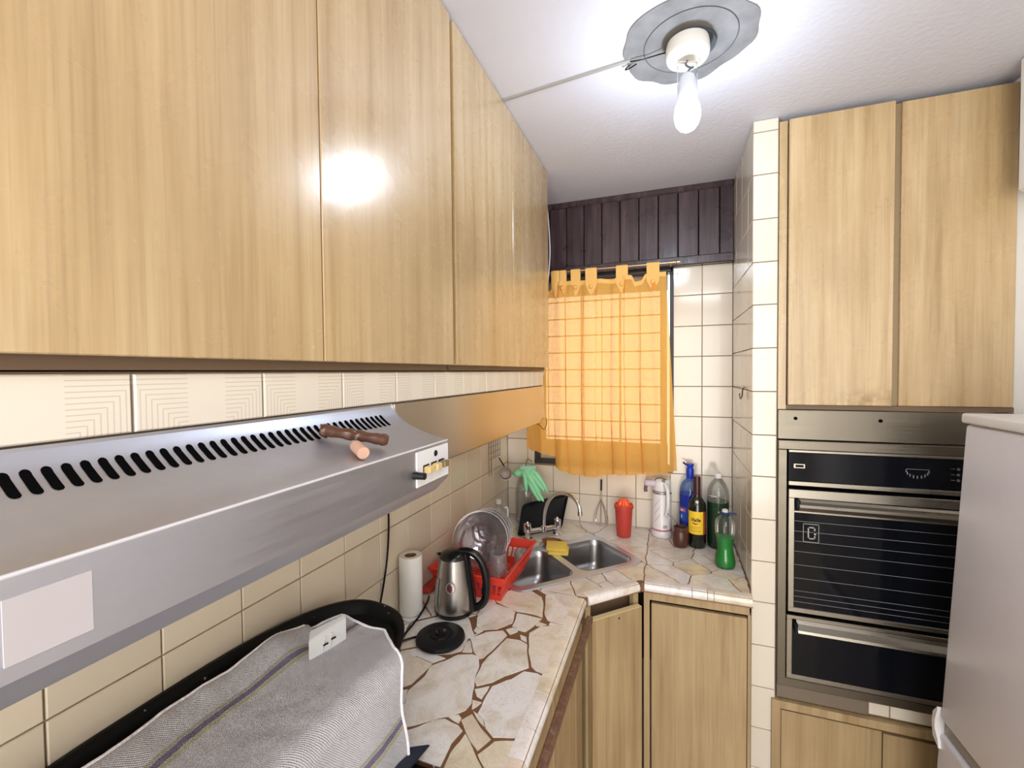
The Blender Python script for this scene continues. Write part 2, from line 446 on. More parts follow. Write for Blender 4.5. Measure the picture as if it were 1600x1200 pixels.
# dark stained tongue-and-groove panelling above the window
pan = struct('trim_2', Box((XL, YB - .012, 2.150), (PX0, YB + .006, ZC)), M_BLACK)
px_ = [-.484 + .0867 * i for i in range(-4, 9)]
for i, x in enumerate(px_):
    x0, x1 = max(x, XL), min(x + .0867, PX0)
    if x1 - x0 < .01: continue
    z0 = 2.185
    b = Box((x0 + .0015, YB - .022 - (i % 3) * .0008, z0), (x1 - .0015, YB - .011, 2.487), .0025)
    o = link('plank', b, M_DARKW, pan)
link('top_moulding', Box((XL, YB - .034, 2.482), (PX0, YB - .005, ZC), .005), M_DARKW, pan)
link('bottom_rail', Box((XL, YB - .040, 2.150), (PX0, YB - .005, 2.190), .004), M_DARKW, pan)

# window: black frame, panes, glazing bars, iron grille outside
win = struct('window_1', Box((WX0, YB - .004, WZ0), (WX0 + .022, YB + .06, WZ1), .001), M_FRAMEB)
fb = bmesh.new()
box(fb, (WX1 - .012, YB - .006, WZ0), (WX1 + .006, YB + .06, WZ1)); box(fb, (WX0, YB - .006, WZ0), (WX1, YB + .06, WZ0 + .020))
box(fb, (WX0, YB - .006, WZ1 - .02), (WX1, YB + .06, WZ1))
link('window_frame', fb, M_FRAMEB, win)
ib = bmesh.new()      # inner white casing of the sliding sash
GX0, GX1, GZ0, GZ1 = WX0 + .05, WX1 - .055, 1.315, 2.055
box(ib, (WX0 + .022, YB + .04, WZ0 + .02), (WX1 - .02, YB + .055, GZ0)); box(ib, (WX0 + .022, YB + .04, GZ1), (WX1 - .02, YB + .055, WZ1 - .02))
box(ib, (WX0 + .022, YB + .04, GZ0), (GX0, YB + .055, GZ1)); box(ib, (GX1, YB + .04, GZ0), (WX1 - .024, YB + .055, GZ1))
link('window_sash', ib, mat('grey_white_sash', (.50, .46, .44), .5), win)
nx = 3
for i in range(nx):
    x0 = GX0 + (GX1 - GX0) * i / nx; x1 = GX0 + (GX1 - GX0) * (i + 1) / nx
    link('pane', Box((x0 + .004, YB + .046, GZ0), (x1 - .004, YB + .049, GZ1)), M_PANE, win)
    if i: link('mullion', Box((x0 - .003, YB + .043, GZ0), (x0 + .003, YB + .052, GZ1)), M_FRAMEB, win)
nb = 9
for i in range(nb):
    z = GZ0 + .01 + (GZ1 - GZ0 - .03) * i / (nb - 1)
    link('grille_bar', Box((GX0 - .02, YB + .085, z - .0028), (GX1 + .02, YB + .095, z + .0028)), M_BARS, win)
for i in range(7):
    x = GX0 + (GX1 - GX0) * i / 6
    link('grille_bar', Box((x - .0018, YB + .095, GZ0 - .02), (x + .0018, YB + .101, GZ1 + .02)), M_BARS, win)

# ================================================================ LEFT WALL CABINETS
XC = -.4845
def wall_cab(y0, y1, seam, label):
    t = thing('wall_cabinet', label, 'cabinet', (XL, y0, 1.674), group='upper kitchen cabinets')
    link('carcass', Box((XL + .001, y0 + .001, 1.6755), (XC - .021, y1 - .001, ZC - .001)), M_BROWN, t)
    for a, b in ((y0 + .002, seam - .0012), (seam + .0012, y1 - .002)):
        link('door', Box((XC - .019, a, 1.6885), (XC, b, ZC - .004), .0012), M_WOOD, t)
    return t
wall_cab(.105, .945, .5245, 'wide upper cabinet with two wood doors nearest the camera, above the slotted hood')
wall_cab(.958, 1.822, 1.375, 'upper cabinet with two yellowish wood doors farther along, ending beside the orange curtain')
wall_cab(-.74, .102, -.315, 'upper cabinet mostly outside the left edge of the picture')


# ================================================================ OVEN HOUSING (right)
tx0, tx1 = PX1, .951
t = thing('wall_cabinet', 'tall upper cabinet with two pale wood doors above the built-in oven', 'cabinet', (tx0, PY, 1.536))
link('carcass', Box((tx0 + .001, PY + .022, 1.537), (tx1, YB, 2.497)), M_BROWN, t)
link('side_stile', Box((tx0 + .001, PY + .004, 1.537), (tx0 + .024, PY + .022, 2.494)), M_WOOD, t)
link('door', Box((.371, PY - .010, 1.553), (.653, PY + .010, 2.492), .0015), M_WOOD, t)
link('door', Box((.674, PY + .001, 1.553), (.945, PY + .019, 2.490), .0015), M_WOOD, t)
link('middle_stile', Box((.650, PY + .010, 1.553), (.674, PY + .021, 2.49)), mat('shaded_brown_stile', (.33, .24, .14), .5), t)  # brown darkened to stand for the shadow beside the proud door
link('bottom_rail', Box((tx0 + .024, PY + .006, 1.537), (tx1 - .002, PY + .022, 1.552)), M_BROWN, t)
# grease stain is colour wear on the left door
st = M_WOOD.copy(); st.name = 'wood_laminate_stained'; n = N(st)
src = n.b.inputs['Base Color'].links[0].from_socket
tc = n.n('ShaderNodeTexCoord'); sp = n.n('ShaderNodeSeparateXYZ'); n.l(tc.outputs['Object'], sp.inputs[0])
band = n.ramp(sp.outputs['Z'], [(.015, (1, 1, 1)), (.085, (0, 0, 0))])
xm = n.ramp(sp.outputs['X'], [(.10, (0, 0, 0)), (.20, (1, 1, 1))])
f = n.math('MULTIPLY', n.math('MULTIPLY', band, xm), n.ramp(n.noise(n.coord(), 26, 5, .7), [(.40, (0, 0, 0)), (.60, (1, 1, 1))]))
n.col(n.mix(n.math('MULTIPLY', f, .75), src, (.20, .10, .02)))
for ch in t.children:
    if ch.name.startswith('door') and abs(min(v.co.x for v in ch.data.vertices) - .027) < .004: ch.data.materials[0] = st

fp = thing('filler_panel', 'dark brushed steel filler panel with two screw holes, over the oven', 'panel', (tx0, PY, 1.437))
link('plate', Box((tx0 + .001, PY, 1.437), (tx1 - .001, PY + .02, 1.535), .001), M_STEEL_O, fp)
for x, z in ((.396, 1.507), (.628, 1.505)):
    bm = bmesh.new(); bmesh.ops.create_cone(bm, segments=14, radius1=.0055, radius2=.0055, depth=.003, cap_ends=True, matrix=Matrix.Translation((x, PY - .001, z)) @ Matrix.Rotation(PI / 2, 4, 'X'))
    link('screw', bm, M_BLACK, fp)

ov = thing('built_in_oven', 'built-in oven with black glass door, steel trim and lower drawer', 'oven', (.645, PY, .597))
link('body', Box((.36, PY + .012, .60), (.935, YB - .05, 1.43)), M_BLACK, ov)
fr = bmesh.new()
ox0, ox1, oz0, oz1 = .344, .947, .597, 1.434
box(fr, (ox0, PY - .010, oz1 - .031), (ox1, PY + .012, oz1), .002); box(fr, (ox0, PY - .010, oz0), (ox1, PY + .012, oz0 + .028), .002)
box(fr, (ox0, PY - .010, oz0 + .0282), (ox0 + .027, PY + .012, oz1 - .0312), .002); box(fr, (ox1 - .027, PY - .010, oz0 + .0282), (ox1, PY + .012, oz1 - .0312), .002)
link('outer_frame', fr, M_STEEL_O, ov)
ax0, ax1 = .374, .918
link('trim_strip', Box((ax0, PY - .014, 1.395), (ax1, PY + .004, 1.403), .001), M_STEEL_OL, ov)
cp = link('control_panel', Box((ax0, PY - .012, 1.300), (ax1, PY + .01, 1.394), .001), M_GLASSB, ov)
link('badge', Box((.389, PY - .0135, 1.343), (.421, PY - .012, 1.357)), M_STEEL_OL, cp)
link('badge_inset', Box((.394, PY - .0142, 1.346), (.417, PY - .0134, 1.354)), M_GLASSB, cp)
link('trim_strip', Box((ax0, PY - .016, 1.285), (ax1, PY + .004, 1.299), .001), M_STEEL_OL, ov)
dl = bmesh.new()
for k in range(9):
    a = PI + PI * (k + .5) / 9
    p = Vector((.718 + .026 * math.cos(a) * 1.1, PY - .0128, 1.357 + .022 * math.sin(a)))
    box(dl, p - Vector((.0014, .0006, .0045)), p + Vector((.0014, .0006, .0045)))
box(dl, (.690, PY - .0134, 1.3585), (.746, PY - .0124, 1.3600))
link('dial_marks', dl, M_LINE, cp)
for k in range(3):
    bm = bmesh.new(); bmesh.ops.create_cone(bm, segments=14, radius1=.0042, radius2=.0042, depth=.002, cap_ends=True, matrix=Matrix.Translation((.816, PY - .013, 1.366 - .017 * k)) @ Matrix.Rotation(PI / 2, 4, 'X'))
    link('indicator', bm, M_STEEL_OL if k == 0 else M_LINE, cp)
    link('indicator_mark', Box((.798, PY - .0134, 1.3652 - .017 * k), (.808, PY - .0124, 1.3668 - .017 * k)), M_LINE, cp)
# door
dr = bmesh.new()
box(dr, (ax0, PY - .016, .858), (ax1, PY + .006, .874), .0015); box(dr, (ax0, PY - .016, 1.243), (ax1, PY + .006, 1.272), .0015)
box(dr, (ax0, PY - .016, .8742), (ax0 + .018, PY + .006, 1.2428), .0015); box(dr, (ax1 - .018, PY - .016, .8742), (ax1, PY + .006, 1.2428), .0015)
od = link('oven_door', dr, M_STEEL_OL, ov)
link('door_glass', Box((ax0 + .016, PY - .013, .872), (ax1 - .016, PY + .004, 1.245)), M_GLASSB, od)
hb = extr([(PY - .013, 1.200), (PY - .030, 1.206), (PY - .038, 1.218), (PY - .034, 1.226), (PY - .020, 1.232), (PY - .013, 1.240)], 'x', ax0 + .028, ax1 - .028)
link('handle', hb, M_STEEL_OL, od)
for x in (ax0 + .020, ax1 - .032):
    link('handle_end', Box((x, PY - .030, 1.212), (x + .012, PY - .010, 1.240), .002), M_BMATT, od)
link('handle_rail', Box((ax0 + .016, PY - .018, 1.196), (ax1 - .016, PY - .010, 1.201)), M_STEEL_OL, od)
lines = bmesh.new()
for z in (1.165, 1.131, 1.097, 1.063, 1.018, .973, .930, .911, .893): box(lines, (ax0 + .018, PY - .0136, z), (ax1 - .018, PY - .0128, z + .0016))
link('printed_lines', lines, M_LINE, od)
sq = bmesh.new()
for (a, b, c2, d) in ((.417, 1.098, .462, 1.100), (.417, 1.158, .462, 1.160), (.417, 1.098, .4185, 1.16), (.4605, 1.098, .462, 1.16), (.430, 1.109, .452, 1.113), (.430, 1.146, .452, 1.150), (.430, 1.109, .434, 1.150), (.448, 1.109, .452, 1.121), (.448, 1.137, .452, 1.150)):
    box(sq, (a, PY - .0142, b), (c2, PY - .0128, d))
link('printed_emblem', sq, mat('light_grey_print', (.34, .34, .34), .4), od)
bm = bmesh.new(); bmesh.ops.create_uvsphere(bm, u_segments=14, v_segments=8, radius=.006, matrix=Matrix.Translation((.450, PY - .016, 1.128)))
link('lock_button', bm, M_STEEL_OL, od, smooth=True)
# drawer
dw = bmesh.new()
box(dw, (ax0 - .003, PY - .016, .630), (ax1, PY + .006, .645), .0015); box(dw, (ax0 - .003, PY - .016, .834), (ax1, PY + .006, .846), .0015)
box(dw, (ax0 - .003, PY - .016, .6452), (ax0 + .014, PY + .006, .8338), .0015); box(dw, (ax1 - .016, PY - .016, .6452), (ax1, PY + .006, .8338), .0015)
wd = link('warming_drawer', dw, M_STEEL_OL, ov)
link('drawer_glass', Box((ax0 + .012, PY - .013, .643), (ax1 - .014, PY + .004, .836)), M_GLASSB, wd)
link('handle', extr([(PY - .013, .788), (PY - .024, .790), (PY - .038, .800), (PY - .036, .808), (PY - .020, .822), (PY - .013, .832)], 'x', ax0 + .026, ax1 - .026), M_STEEL_OL, wd)
for x in (ax0 + .018, ax1 - .030):
    link('handle_end', Box((x, PY - .030, .796), (x + .010, PY - .010, .826), .002), M_BMATT, wd)
# plinth strip under the oven: metal and leftover tiles
ps = thing('plinth_strip', 'stained metal plinth strip with three small tiles under the oven', 'panel', (tx0, PY, .546))
link('metal_plate', Box((.346, PY + .001, .548), (.605, PY + .02, .595), .001), mat('stained_grey_brown_metal', (.22, .18, .14), .5, .4), ps)
link('backing', Box((.606, PY + .010, .546), (.951, PY + .02, .596)), M_GROUT, ps)
for a, b in ((.607, .664), (.664, .812), (.812, .95)): tile(ps, 'y', PY + .003, a, b, .550, .595, M_TILE, -1)
lb = thing('base_cabinet', 'low wood cabinet with brown frame under the oven', 'cabinet', (tx0, PY, 0))
link('carcass', Box((PX1 + .001, PY + .018, .0), (tx1, YB, .545)), M_BROWN, lb)
fr = bmesh.new(); box(fr, (.330, PY - .012, .516), (tx1, PY + .018, .542), .001); box(fr, (.330, PY - .012, .0), (.357, PY - .001, .516), .001)
link('face_frame', fr, M_WOOD2, lb)
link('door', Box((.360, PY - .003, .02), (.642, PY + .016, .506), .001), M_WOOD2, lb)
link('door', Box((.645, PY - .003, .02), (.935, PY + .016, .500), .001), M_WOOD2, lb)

# ================================================================ COUNTER
ZT = .907
cor = [(XL, .735), (-.262, .735), (-.262, 1.462), (-.089, 1.628), (.262, 1.628), (.262, PY), (PX0, PY), (PX0, YB), (XL, YB)]
# sink frame (rotated 45 degrees)
A = Vector((-.085, 1.815)); ex = Vector((-.7071, -.7071)); ey = Vector((-.7071, .7071))
SW, SD = .585, .335
def S(a, b): return A + ex * a + ey * b
def clip(poly, p, nrm):
    """keep the side where (q-p).n <= 0"""
    out = []
    for i in range(len(poly)):
        a, b = poly[i], poly[(i + 1) % len(poly)]
        da, db = (a - p).dot(nrm), (b - p).dot(nrm)
        if da <= 0: out.append(a)
        if (da < 0 < db) or (db < 0 < da): out.append(a + (b - a) * (da / (da - db)))
    return out
def areap(p): return abs(sum(p[i].x * p[(i + 1) % len(p)].y - p[(i + 1) % len(p)].x * p[i].y for i in range(len(p)))) / 2
sinkpoly = [(S(0.012, .012), -ex), (S(SW - .012, .012), ex), (S(.012, .012), -ey), (S(.012, SD - .012), ey)]
def minus_sink(poly):
    out = []; rest = poly
    for p, nn in sinkpoly:
        if not rest or len(rest) < 3: return out
        o_ = clip(rest, p, -nn)
        if len(o_) > 2 and areap(o_) > 4e-5: out.append(o_)
        rest = clip(rest, p, nn)
    return out
def jag(poly, amp=.0065, step=.010):
    out = []
    for i in range(len(poly)):
        a, b = poly[i], poly[(i + 1) % len(poly)]; L = (b - a).length; k = max(1, int(L / step))
        for j in range(k):
            p = a.lerp(b, j / k)
            nz = noise.noise_vector(Vector((p.x * 22, p.y * 22, 3.1))) + noise.noise_vector(Vector((p.x * 70, p.y * 70, 7.7))) * .35
            out.append(p + Vector((nz.x, nz.y)) * amp)
    return out
def inset(poly, d):
    n_ = len(poly); out = []
    s = sum(poly[i].x * poly[(i + 1) % n_].y - poly[(i + 1) % n_].x * poly[i].y for i in range(n_))
    sg = 1 if s > 0 else -1
    for i in range(n_):
        a, b, c = poly[i - 1], poly[i], poly[(i + 1) % n_]
        e1 = (b - a); e2 = (c - b)
        if e1.length < 1e-6 or e2.length < 1e-6: out.append(b.copy()); continue
        n1 = Vector((-e1.y, e1.x)).normalized() * sg; n2 = Vector((-e2.y, e2.x)).normalized() * sg
        m_ = n1 + n2; m_ = m_.normalized() if m_.length > .2 else n1
        out.append(b + m_ * d)
    return out if sg > 0 else out[::-1]
worktop = None
slab = bmesh.new()
def prism_piece(poly): prism(poly, .873, ZT - .0025, bm=slab)
prism_piece([(XL + .001, .735), (-.268, .735), (-.268, 1.462), (XL + .001, 1.462)])
rest = [Vector((XL + .001, 1.462)), Vector((-.268, 1.462)), Vector((-.095, 1.630)), Vector((-.095, YB - .001)), Vector((XL + .001, YB - .001))]
for p in minus_sink(rest): prism_piece([tuple(q) for q in p])
prism_piece([(-.095, 1.634), (.262, 1.634), (.262, PY - .001), (PX0 - .001, PY - .001), (PX0 - .001, YB - .001), (-.095, YB - .001)])
worktop = link('worktop', slab, M_JOINT, loc=(-.5, 1.4, ZT - .03))
tag(worktop, 'worktop of cream onyx stones set in brown joints, bending around the sink', 'worktop')
random.seed(11)
traced = [[(-.59, .894), (-.58, .949), (-.585, .988), (-.56, 1.018), (-.538, 1.05), (-.503, 1.066), (-.483, 1.062), (-.469, 1.028), (-.459, .99), (-.448, .956), (-.441, .931), (-.432, .905), (-.435, .883), (-.455, .859), (-.481, .842), (-.509, .819), (-.543, .792), (-.564, .785), (-.599, .835), (-.581, .841), (-.575, .855), (-.584, .874)],
[(-.37, 1.011), (-.351, 1.046), (-.315, 1.05), (-.286, 1.035), (-.277, 1.015), (-.273, .972), (-.272, .924), (-.278, .877), (-.291, .855), (-.325, .84), (-.348, .833), (-.371, .852), (-.382, .87), (-.403, .882), (-.402, .903), (-.406, .935), (-.408, .97)],
[(-.463, 1.035), (-.452, 1.095), (-.44, 1.164), (-.402, 1.167), (-.379, 1.156), (-.357, 1.099), (-.343, 1.066), (-.367, 1.042), (-.392, 1.017), (-.414, .985), (-.443, .96), (-.454, .978), (-.458, 1.011)],
[(-.385, 1.211), (-.365, 1.249), (-.317, 1.276), (-.282, 1.263), (-.276, 1.21), (-.276, 1.138), (-.278, 1.063), (-.296, 1.055), (-.321, 1.06), (-.337, 1.073), (-.359, 1.121), (-.374, 1.164)],
[(-.538, 1.133), (-.507, 1.173), (-.464, 1.196), (-.446, 1.177), (-.453, 1.137), (-.469, 1.064), (-.477, 1.056), (-.506, 1.082)],
[(-.565, 1.236), (-.556, 1.286), (-.537, 1.329), (-.478, 1.315), (-.463, 1.301), (-.452, 1.242), (-.485, 1.199), (-.523, 1.181), (-.548, 1.193)],
[(-.453, 1.297), (-.412, 1.296), (-.373, 1.292), (-.383, 1.256), (-.401, 1.211), (-.422, 1.213), (-.444, 1.227)],
[(-.563, 1.369), (-.509, 1.453), (-.46, 1.45), (-.409, 1.421), (-.387, 1.36), (-.373, 1.301), (-.399, 1.308), (-.459, 1.309), (-.543, 1.344)],
[(-.398, 1.434), (-.354, 1.505), (-.311, 1.529), (-.299, 1.495), (-.284, 1.362), (-.283, 1.299), (-.311, 1.284), (-.352, 1.29), (-.368, 1.318)],
[(-.431, .852), (-.415, .876), (-.386, .852), (-.353, .825), (-.367, .794), (-.39, .81)],
[(-.535, .784), (-.513, .804), (-.488, .832), (-.465, .843), (-.433, .836), (-.416, .826), (-.423, .792), (-.419, .737), (-.454, .728), (-.488, .731), (-.514, .722), (-.553, .778)],
[(-.405, .82), (-.369, .785), (-.34, .757), (-.409, .733), (-.412, .77), (-.406, .802)],
[(-.361, .785), (-.341, .821), (-.28, .849), (-.27, .844), (-.265, .783), (-.333, .759)],
[(-.692, .968), (-.676, .979), (-.647, 1.008), (-.589, .997), (-.588, .982), (-.595, .946), (-.598, .916), (-.617, .893), (-.636, .887)],
[(-.631, .88), (-.607, .886), (-.595, .894), (-.585, .871), (-.579, .856), (-.585, .846), (-.603, .84)],
[(-.441, .948), (-.415, .968), (-.413, .926), (-.427, .932)],
[(-.432, .915), (-.408, .913), (-.421, .89)],
[(-.415, .885), (-.386, .87), (-.376, .855), (-.399, .87)],
[(-.456, 1.204), (-.433, 1.223), (-.421, 1.205), (-.438, 1.184)],
[(-.409, 1.193), (-.389, 1.189), (-.382, 1.166), (-.399, 1.175)],
[(-.378, 1.273), (-.351, 1.267), (-.36, 1.254), (-.379, 1.252)],
[(-.344, 1.267), (-.319, 1.273), (-.282, 1.27), (-.282, 1.291), (-.309, 1.279), (-.342, 1.282)],
[(-.28, 1.05), (-.271, 1.048), (-.27, 1.028), (-.28, 1.036)],
[(-.54, 1.105), (-.536, 1.121), (-.507, 1.075), (-.534, 1.068)],
[(-.461, .852), (-.443, .864), (-.434, .857), (-.434, .843)],
[(-.521, 1.176), (-.547, 1.187), (-.545, 1.168), (-.53, 1.16), (-.539, 1.138)],
[(-.283, .912), (-.27, .923), (-.266, .881), (-.269, .865), (-.28, .857)],
[(-.698, 1.011), (-.66, 1.039), (-.565, 1.028), (-.589, 1.002), (-.647, 1.013), (-.676, .983)],
[(-.663, 1.046), (-.612, 1.029), (-.559, 1.05), (-.54, 1.07), (-.542, 1.104), (-.544, 1.128), (-.53, 1.143), (-.551, 1.166), (-.591, 1.227), (-.635, 1.243), (-.735, 1.148)],
]
traced += [[(-.399, 1.442), (-.362, 1.461), (-.428, 1.461)], [(-.571, 1.25), (-.563, 1.246), (-.553, 1.295), (-.541, 1.333), (-.565, 1.360), (-.571, 1.360)],
  [(-.742, 1.148), (-.706, 1.018), (-.668, 1.046), (-.732, 1.142)], [(-.633, 1.248), (-.588, 1.233), (-.575, 1.247)]]
regions = [
  ([(XL + .002, 1.05), (-.742, 1.155), (-.640, 1.252), (-.573, 1.252), (-.573, 1.372), (-.520, 1.462), (XL + .002, 1.462)],
   [((-.70, 1.28), .045), ((-.61, 1.32), .03), ((-.66, 1.40), .035), ((-.57, 1.43), .02), ((-.77, 1.38), .03), ((-.78, 1.20), .03), ((-.80, 1.10), .02)]),
  ([(XL + .002, .735), (-.56, .735), (-.555, .772), (-.640, .875), (-.70, .962), (-.706, 1.012), (-.748, 1.145), (XL + .002, 1.04)],
   [((-.60, .76), .03), ((-.70, .80), .03), ((-.66, .84), .02), ((-.76, .90), .03), ((-.77, 1.02), .03), ((-.78, .77), .02)]),
  ([(XL + .002, 1.464), (-.270, 1.464), (-.1003, 1.655), (-.089, 1.655), (-.089, YB - .002), (XL + .002, YB - .002)],
   [((-.275, 1.535), .03), ((-.175, 1.630), .03), ((-.125, 1.69), .02), ((-.36, 1.50), .02), ((-.50, 1.49), .02), ((-.64, 1.52), .04), ((-.76, 1.60), .03), ((-.76, 1.76), .04), ((-.72, 1.92), .04), ((-.76, 2.08), .04), ((-.62, 2.04), .04), ((-.58, 2.15), .02),
    ((-.46, 2.10), .035), ((-.35, 2.15), .025), ((-.26, 2.12), .03), ((-.15, 2.13), .03), ((-.13, 2.02), .025), ((-.12, 1.92), .025), ((-.42, 2.00), .02), ((-.215, 1.585), .012), ((-.23, 1.60), .006)]),
  ([(-.089, 1.650), (.262, 1.650), (.262, PY), (PX0 - .002, PY), (PX0 - .002, YB - .002), (-.089, YB - .002)],
   [((-.015, 1.725), .060), ((.145, 1.705), .052), ((.085, 1.815), .030), ((.02, 1.93), .040), ((.125, 1.90), .018), ((-.05, 2.03), .030), ((.20, 1.80), .014), ((.185, 1.935), .018), ((.07, 2.06), .03), ((-.04, 2.15), .03), ((.15, 2.04), .03), ((.14, 2.15), .03), ((.23, 2.08), .03), ((-.055, 1.85), .022), ((.235, 1.86), .016), ((.24, 1.74), .012), ((.07, 1.865), .004), ((.155, 1.855), .006)]),
]
stones = 0
def lay_stone(lo):
    bm = bmesh.new()
    prism([tuple(p) for p in lo], ZT - .006, ZT - .0009, bm=bm)
    bm.faces.ensure_lookup_table(); topf = [f_ for f_ in bm.faces if all(abs(v.co.z - (ZT - .0009)) < 1e-6 for v in f_.verts)][0]
    bmesh.ops.inset_individual(bm, faces=[topf], thickness=.0010, depth=.0009)
    link('stone', bm, M_ONYX, worktop)
for poly in traced:
    poly = [Vector(p) for p in poly]
    poly = clip(poly, Vector((0, 1.461)), Vector((0, 1))); poly = clip(poly, Vector((0, .737)), Vector((0, -1))); poly = clip(poly, Vector((-.284, 0)), Vector((1, 0)))
    if len(poly) > 2: lay_stone(inset(jag(poly, .003, .012), -.0010)); stones += 1
for reg, seeds in regions:
    reg = [Vector(p) for p in reg]
    for i, (s, wi) in enumerate(seeds):
        s = Vector(s); poly = reg[:]
        for j, (q, wj) in enumerate(seeds):
            if i == j: continue
            q = Vector(q); d = q - s; L2 = d.length_squared
            k = .5 + (wi * wi - wj * wj) * .9 / L2 * .9
            poly = clip(poly, s + d * k, d.normalized())
            if len(poly) < 3: break
        if len(poly) < 3: continue
        for piece in (minus_sink(poly) if reg is not None else [poly]):
            if areap(piece) < 1.2e-4: continue
            lay_stone(inset(jag(piece), .0022)); stones += 1
# rounded edging stones along the front
def nosing(p0, p1, cuts, inward):
    p0, p1 = Vector(p0), Vector(p1); d = p1 - p0
    prof = [(0, .873)] + [(.008 + .0145 * math.cos(a) * 1.0, .890 + .017 * math.sin(a)) for a in [R(-90 + 20 * k) for k in range(10)]] + [(-.004, ZT), (-.018, ZT), (-.018, .873)]
    outd = -Vector(inward)
    for a, b in zip(cuts, cuts[1:]):
        q0, q1 = p0 + d * a, p0 + d * b; e = (q1 - q0).normalized() * .0009; q0 = q0 + e; q1 = q1 - e
        bm = bmesh.new(); rows = []
        for q in (q0, q1):
            rows.append([bm.verts.new((q.x + outd.x * (u - .0225), q.y + outd.y * (u - .0225), z)) for u, z in prof])
        n_ = len(prof); bm.faces.new(rows[0]); bm.faces.new(rows[1][::-1])
        for k in range(n_): bm.faces.new((rows[0][k], rows[1][k], rows[1][(k + 1) % n_], rows[0][(k + 1) % n_]))
        link('edging_stone', bm, M_ONYX, worktop, smooth=True)
nosing((-.262, .735), (-.262, 1.455), [0, .09, .20, .36, .52, .68, .83, 1.0], (-1, 0))
nosing((-.255, 1.462), (-.093, 1.624), [0, .97], Vector((-.7071, .7071)))
nosing((-.086, 1.628), (.262, 1.628), [0, .46, .60, .66, 1.0], (0, 1))

# ---- base cabinets under the worktop
bc = thing('base_cabinet', 'wood base cabinet with a single flat door beside the tiled pier', 'cabinet', (-.08, 1.65, 0))
link('carcass', prism([(-.095, 1.68), (PX0 - .004, 1.68), (PX0 - .004, YB - .01), (-.095, YB - .01)], 0, .60), M_BROWN, bc)
fr = bmesh.new(); box(fr, (-.088, 1.645, .842), (.254, 1.668, .8695)); box(fr, (-.088, 1.645, 0), (-.068, 1.668, .842)); box(fr, (.249, 1.645, 0), (.2585, 1.668, .842))
link('face_frame', fr, M_WOOD2, bc)
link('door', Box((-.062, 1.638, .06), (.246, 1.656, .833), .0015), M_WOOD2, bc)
dc = thing('base_cabinet', 'angled corner cabinet under the sink with its flat door pulled proud', 'cabinet', (-.18, 1.54, 0))
def diag(a0, a1, b0, b1, z0, z1, m, name, par, bev=0):
    """a box in the 45 degree frame of the sink front: a along the front, b inwards"""
    o0 = Vector((-.262, 1.462)); e1 = Vector((.7071, .7071)); e2 = Vector((-.7071, .7071))
    bm = Box((a0, b0, z0), (a1, b1, z1), bev)
    for v in bm.verts:
        q = o0 + e1 * v.co.x + e2 * v.co.y; v.co.x, v.co.y = q.x, q.y
    return link(name, bm, m, par)
diag(.010, .228, .060, .070, 0, .868, M_BROWN, 'back_panel', dc)
diag(.005, .026, .018, .040, 0, .868, M_WOOD2, 'stile', dc); diag(.214, .236, .018, .040, 0, .868, M_WOOD2, 'stile', dc)
diag(.005, .236, .019, .039, .862, .8705, M_BROWN, 'top_rail', dc)
d_ = diag(.012, .226, -.012, .008, .06, .828, M_WOOD2, 'door', dc)
diag(.012, .226, -.012, .010, .8285, .8300, M_EDGE, 'door_top_edge', dc)
o0 = Vector((-.262, 1.462)); e1 = Vector((.7071, .7071)); e2 = Vector((-.7071, .7071)); q = o0 + e1 * .125 + e2 * (-.0125)
bm = bmesh.new(); bmesh.ops.create_uvsphere(bm, u_segments=10, v_segments=6, radius=.0028, matrix=Matrix.Translation((q.x, q.y, .812)))
link('screw_hole', bm, M_BLACK, dc)
lc = thing('base_cabinet', 'run of wood doors below the left worktop, behind the rusty rail', 'cabinet', (-.55, 1.1, 0))
link('carcass', Box((XL + .001, .745, 0), (-.302, 1.455, .60)), M_BROWN, lc)
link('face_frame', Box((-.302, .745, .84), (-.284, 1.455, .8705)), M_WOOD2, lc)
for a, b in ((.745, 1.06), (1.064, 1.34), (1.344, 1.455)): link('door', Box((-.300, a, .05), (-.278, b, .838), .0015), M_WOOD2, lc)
rl = thing('towel_rail', 'rusty brown flat bar running under the left worktop edge', 'rail', (-.24, 1.1, .85))
link('bar', Box((-.2560, .745, .846), (-.2360, 1.425, .8700), .005, 2), M_RUST, rl)
for y in (.80, 1.395): link('bracket', Box((-.283, y, .855), (-.255, y + .012, .866)), M_RUST, rl)

# ---- cooker (only its edge shows) left of the worktop
ck = thing('cooker', 'cooker with dark hob edge at the end of the stone worktop', 'cooker', (-.54, .43, 0))
link('body', Box((XL + .002, .135, 0), (-.27, .728, .885), .003), M_BMATT, ck)
link('hob_plate', Box((XL + .003, .133, .886), (-.262, .730, .902), .004, 2), M_STEEL, ck)
for x in (-.68, -.40):
    for y in (.28, .58):
        g = lathe([(.0, .9025), (.045, .9025), (.045, .914), (.02, .918), (0, .918)], 24, (x, y, 0)); link('burner', g, M_BMATT, ck, smooth=True)
gr = bmesh.new()
for y in (.17, .30, .43, .56, .70): box(gr, (-.79, y - .004, .903), (-.30, y + .004, .928))
for x in (-.79, -.545, -.30): box(gr, (x - .004, .17, .922), (x + .004, .70, .930))
link('pan_support', gr, M_BLACK, ck)
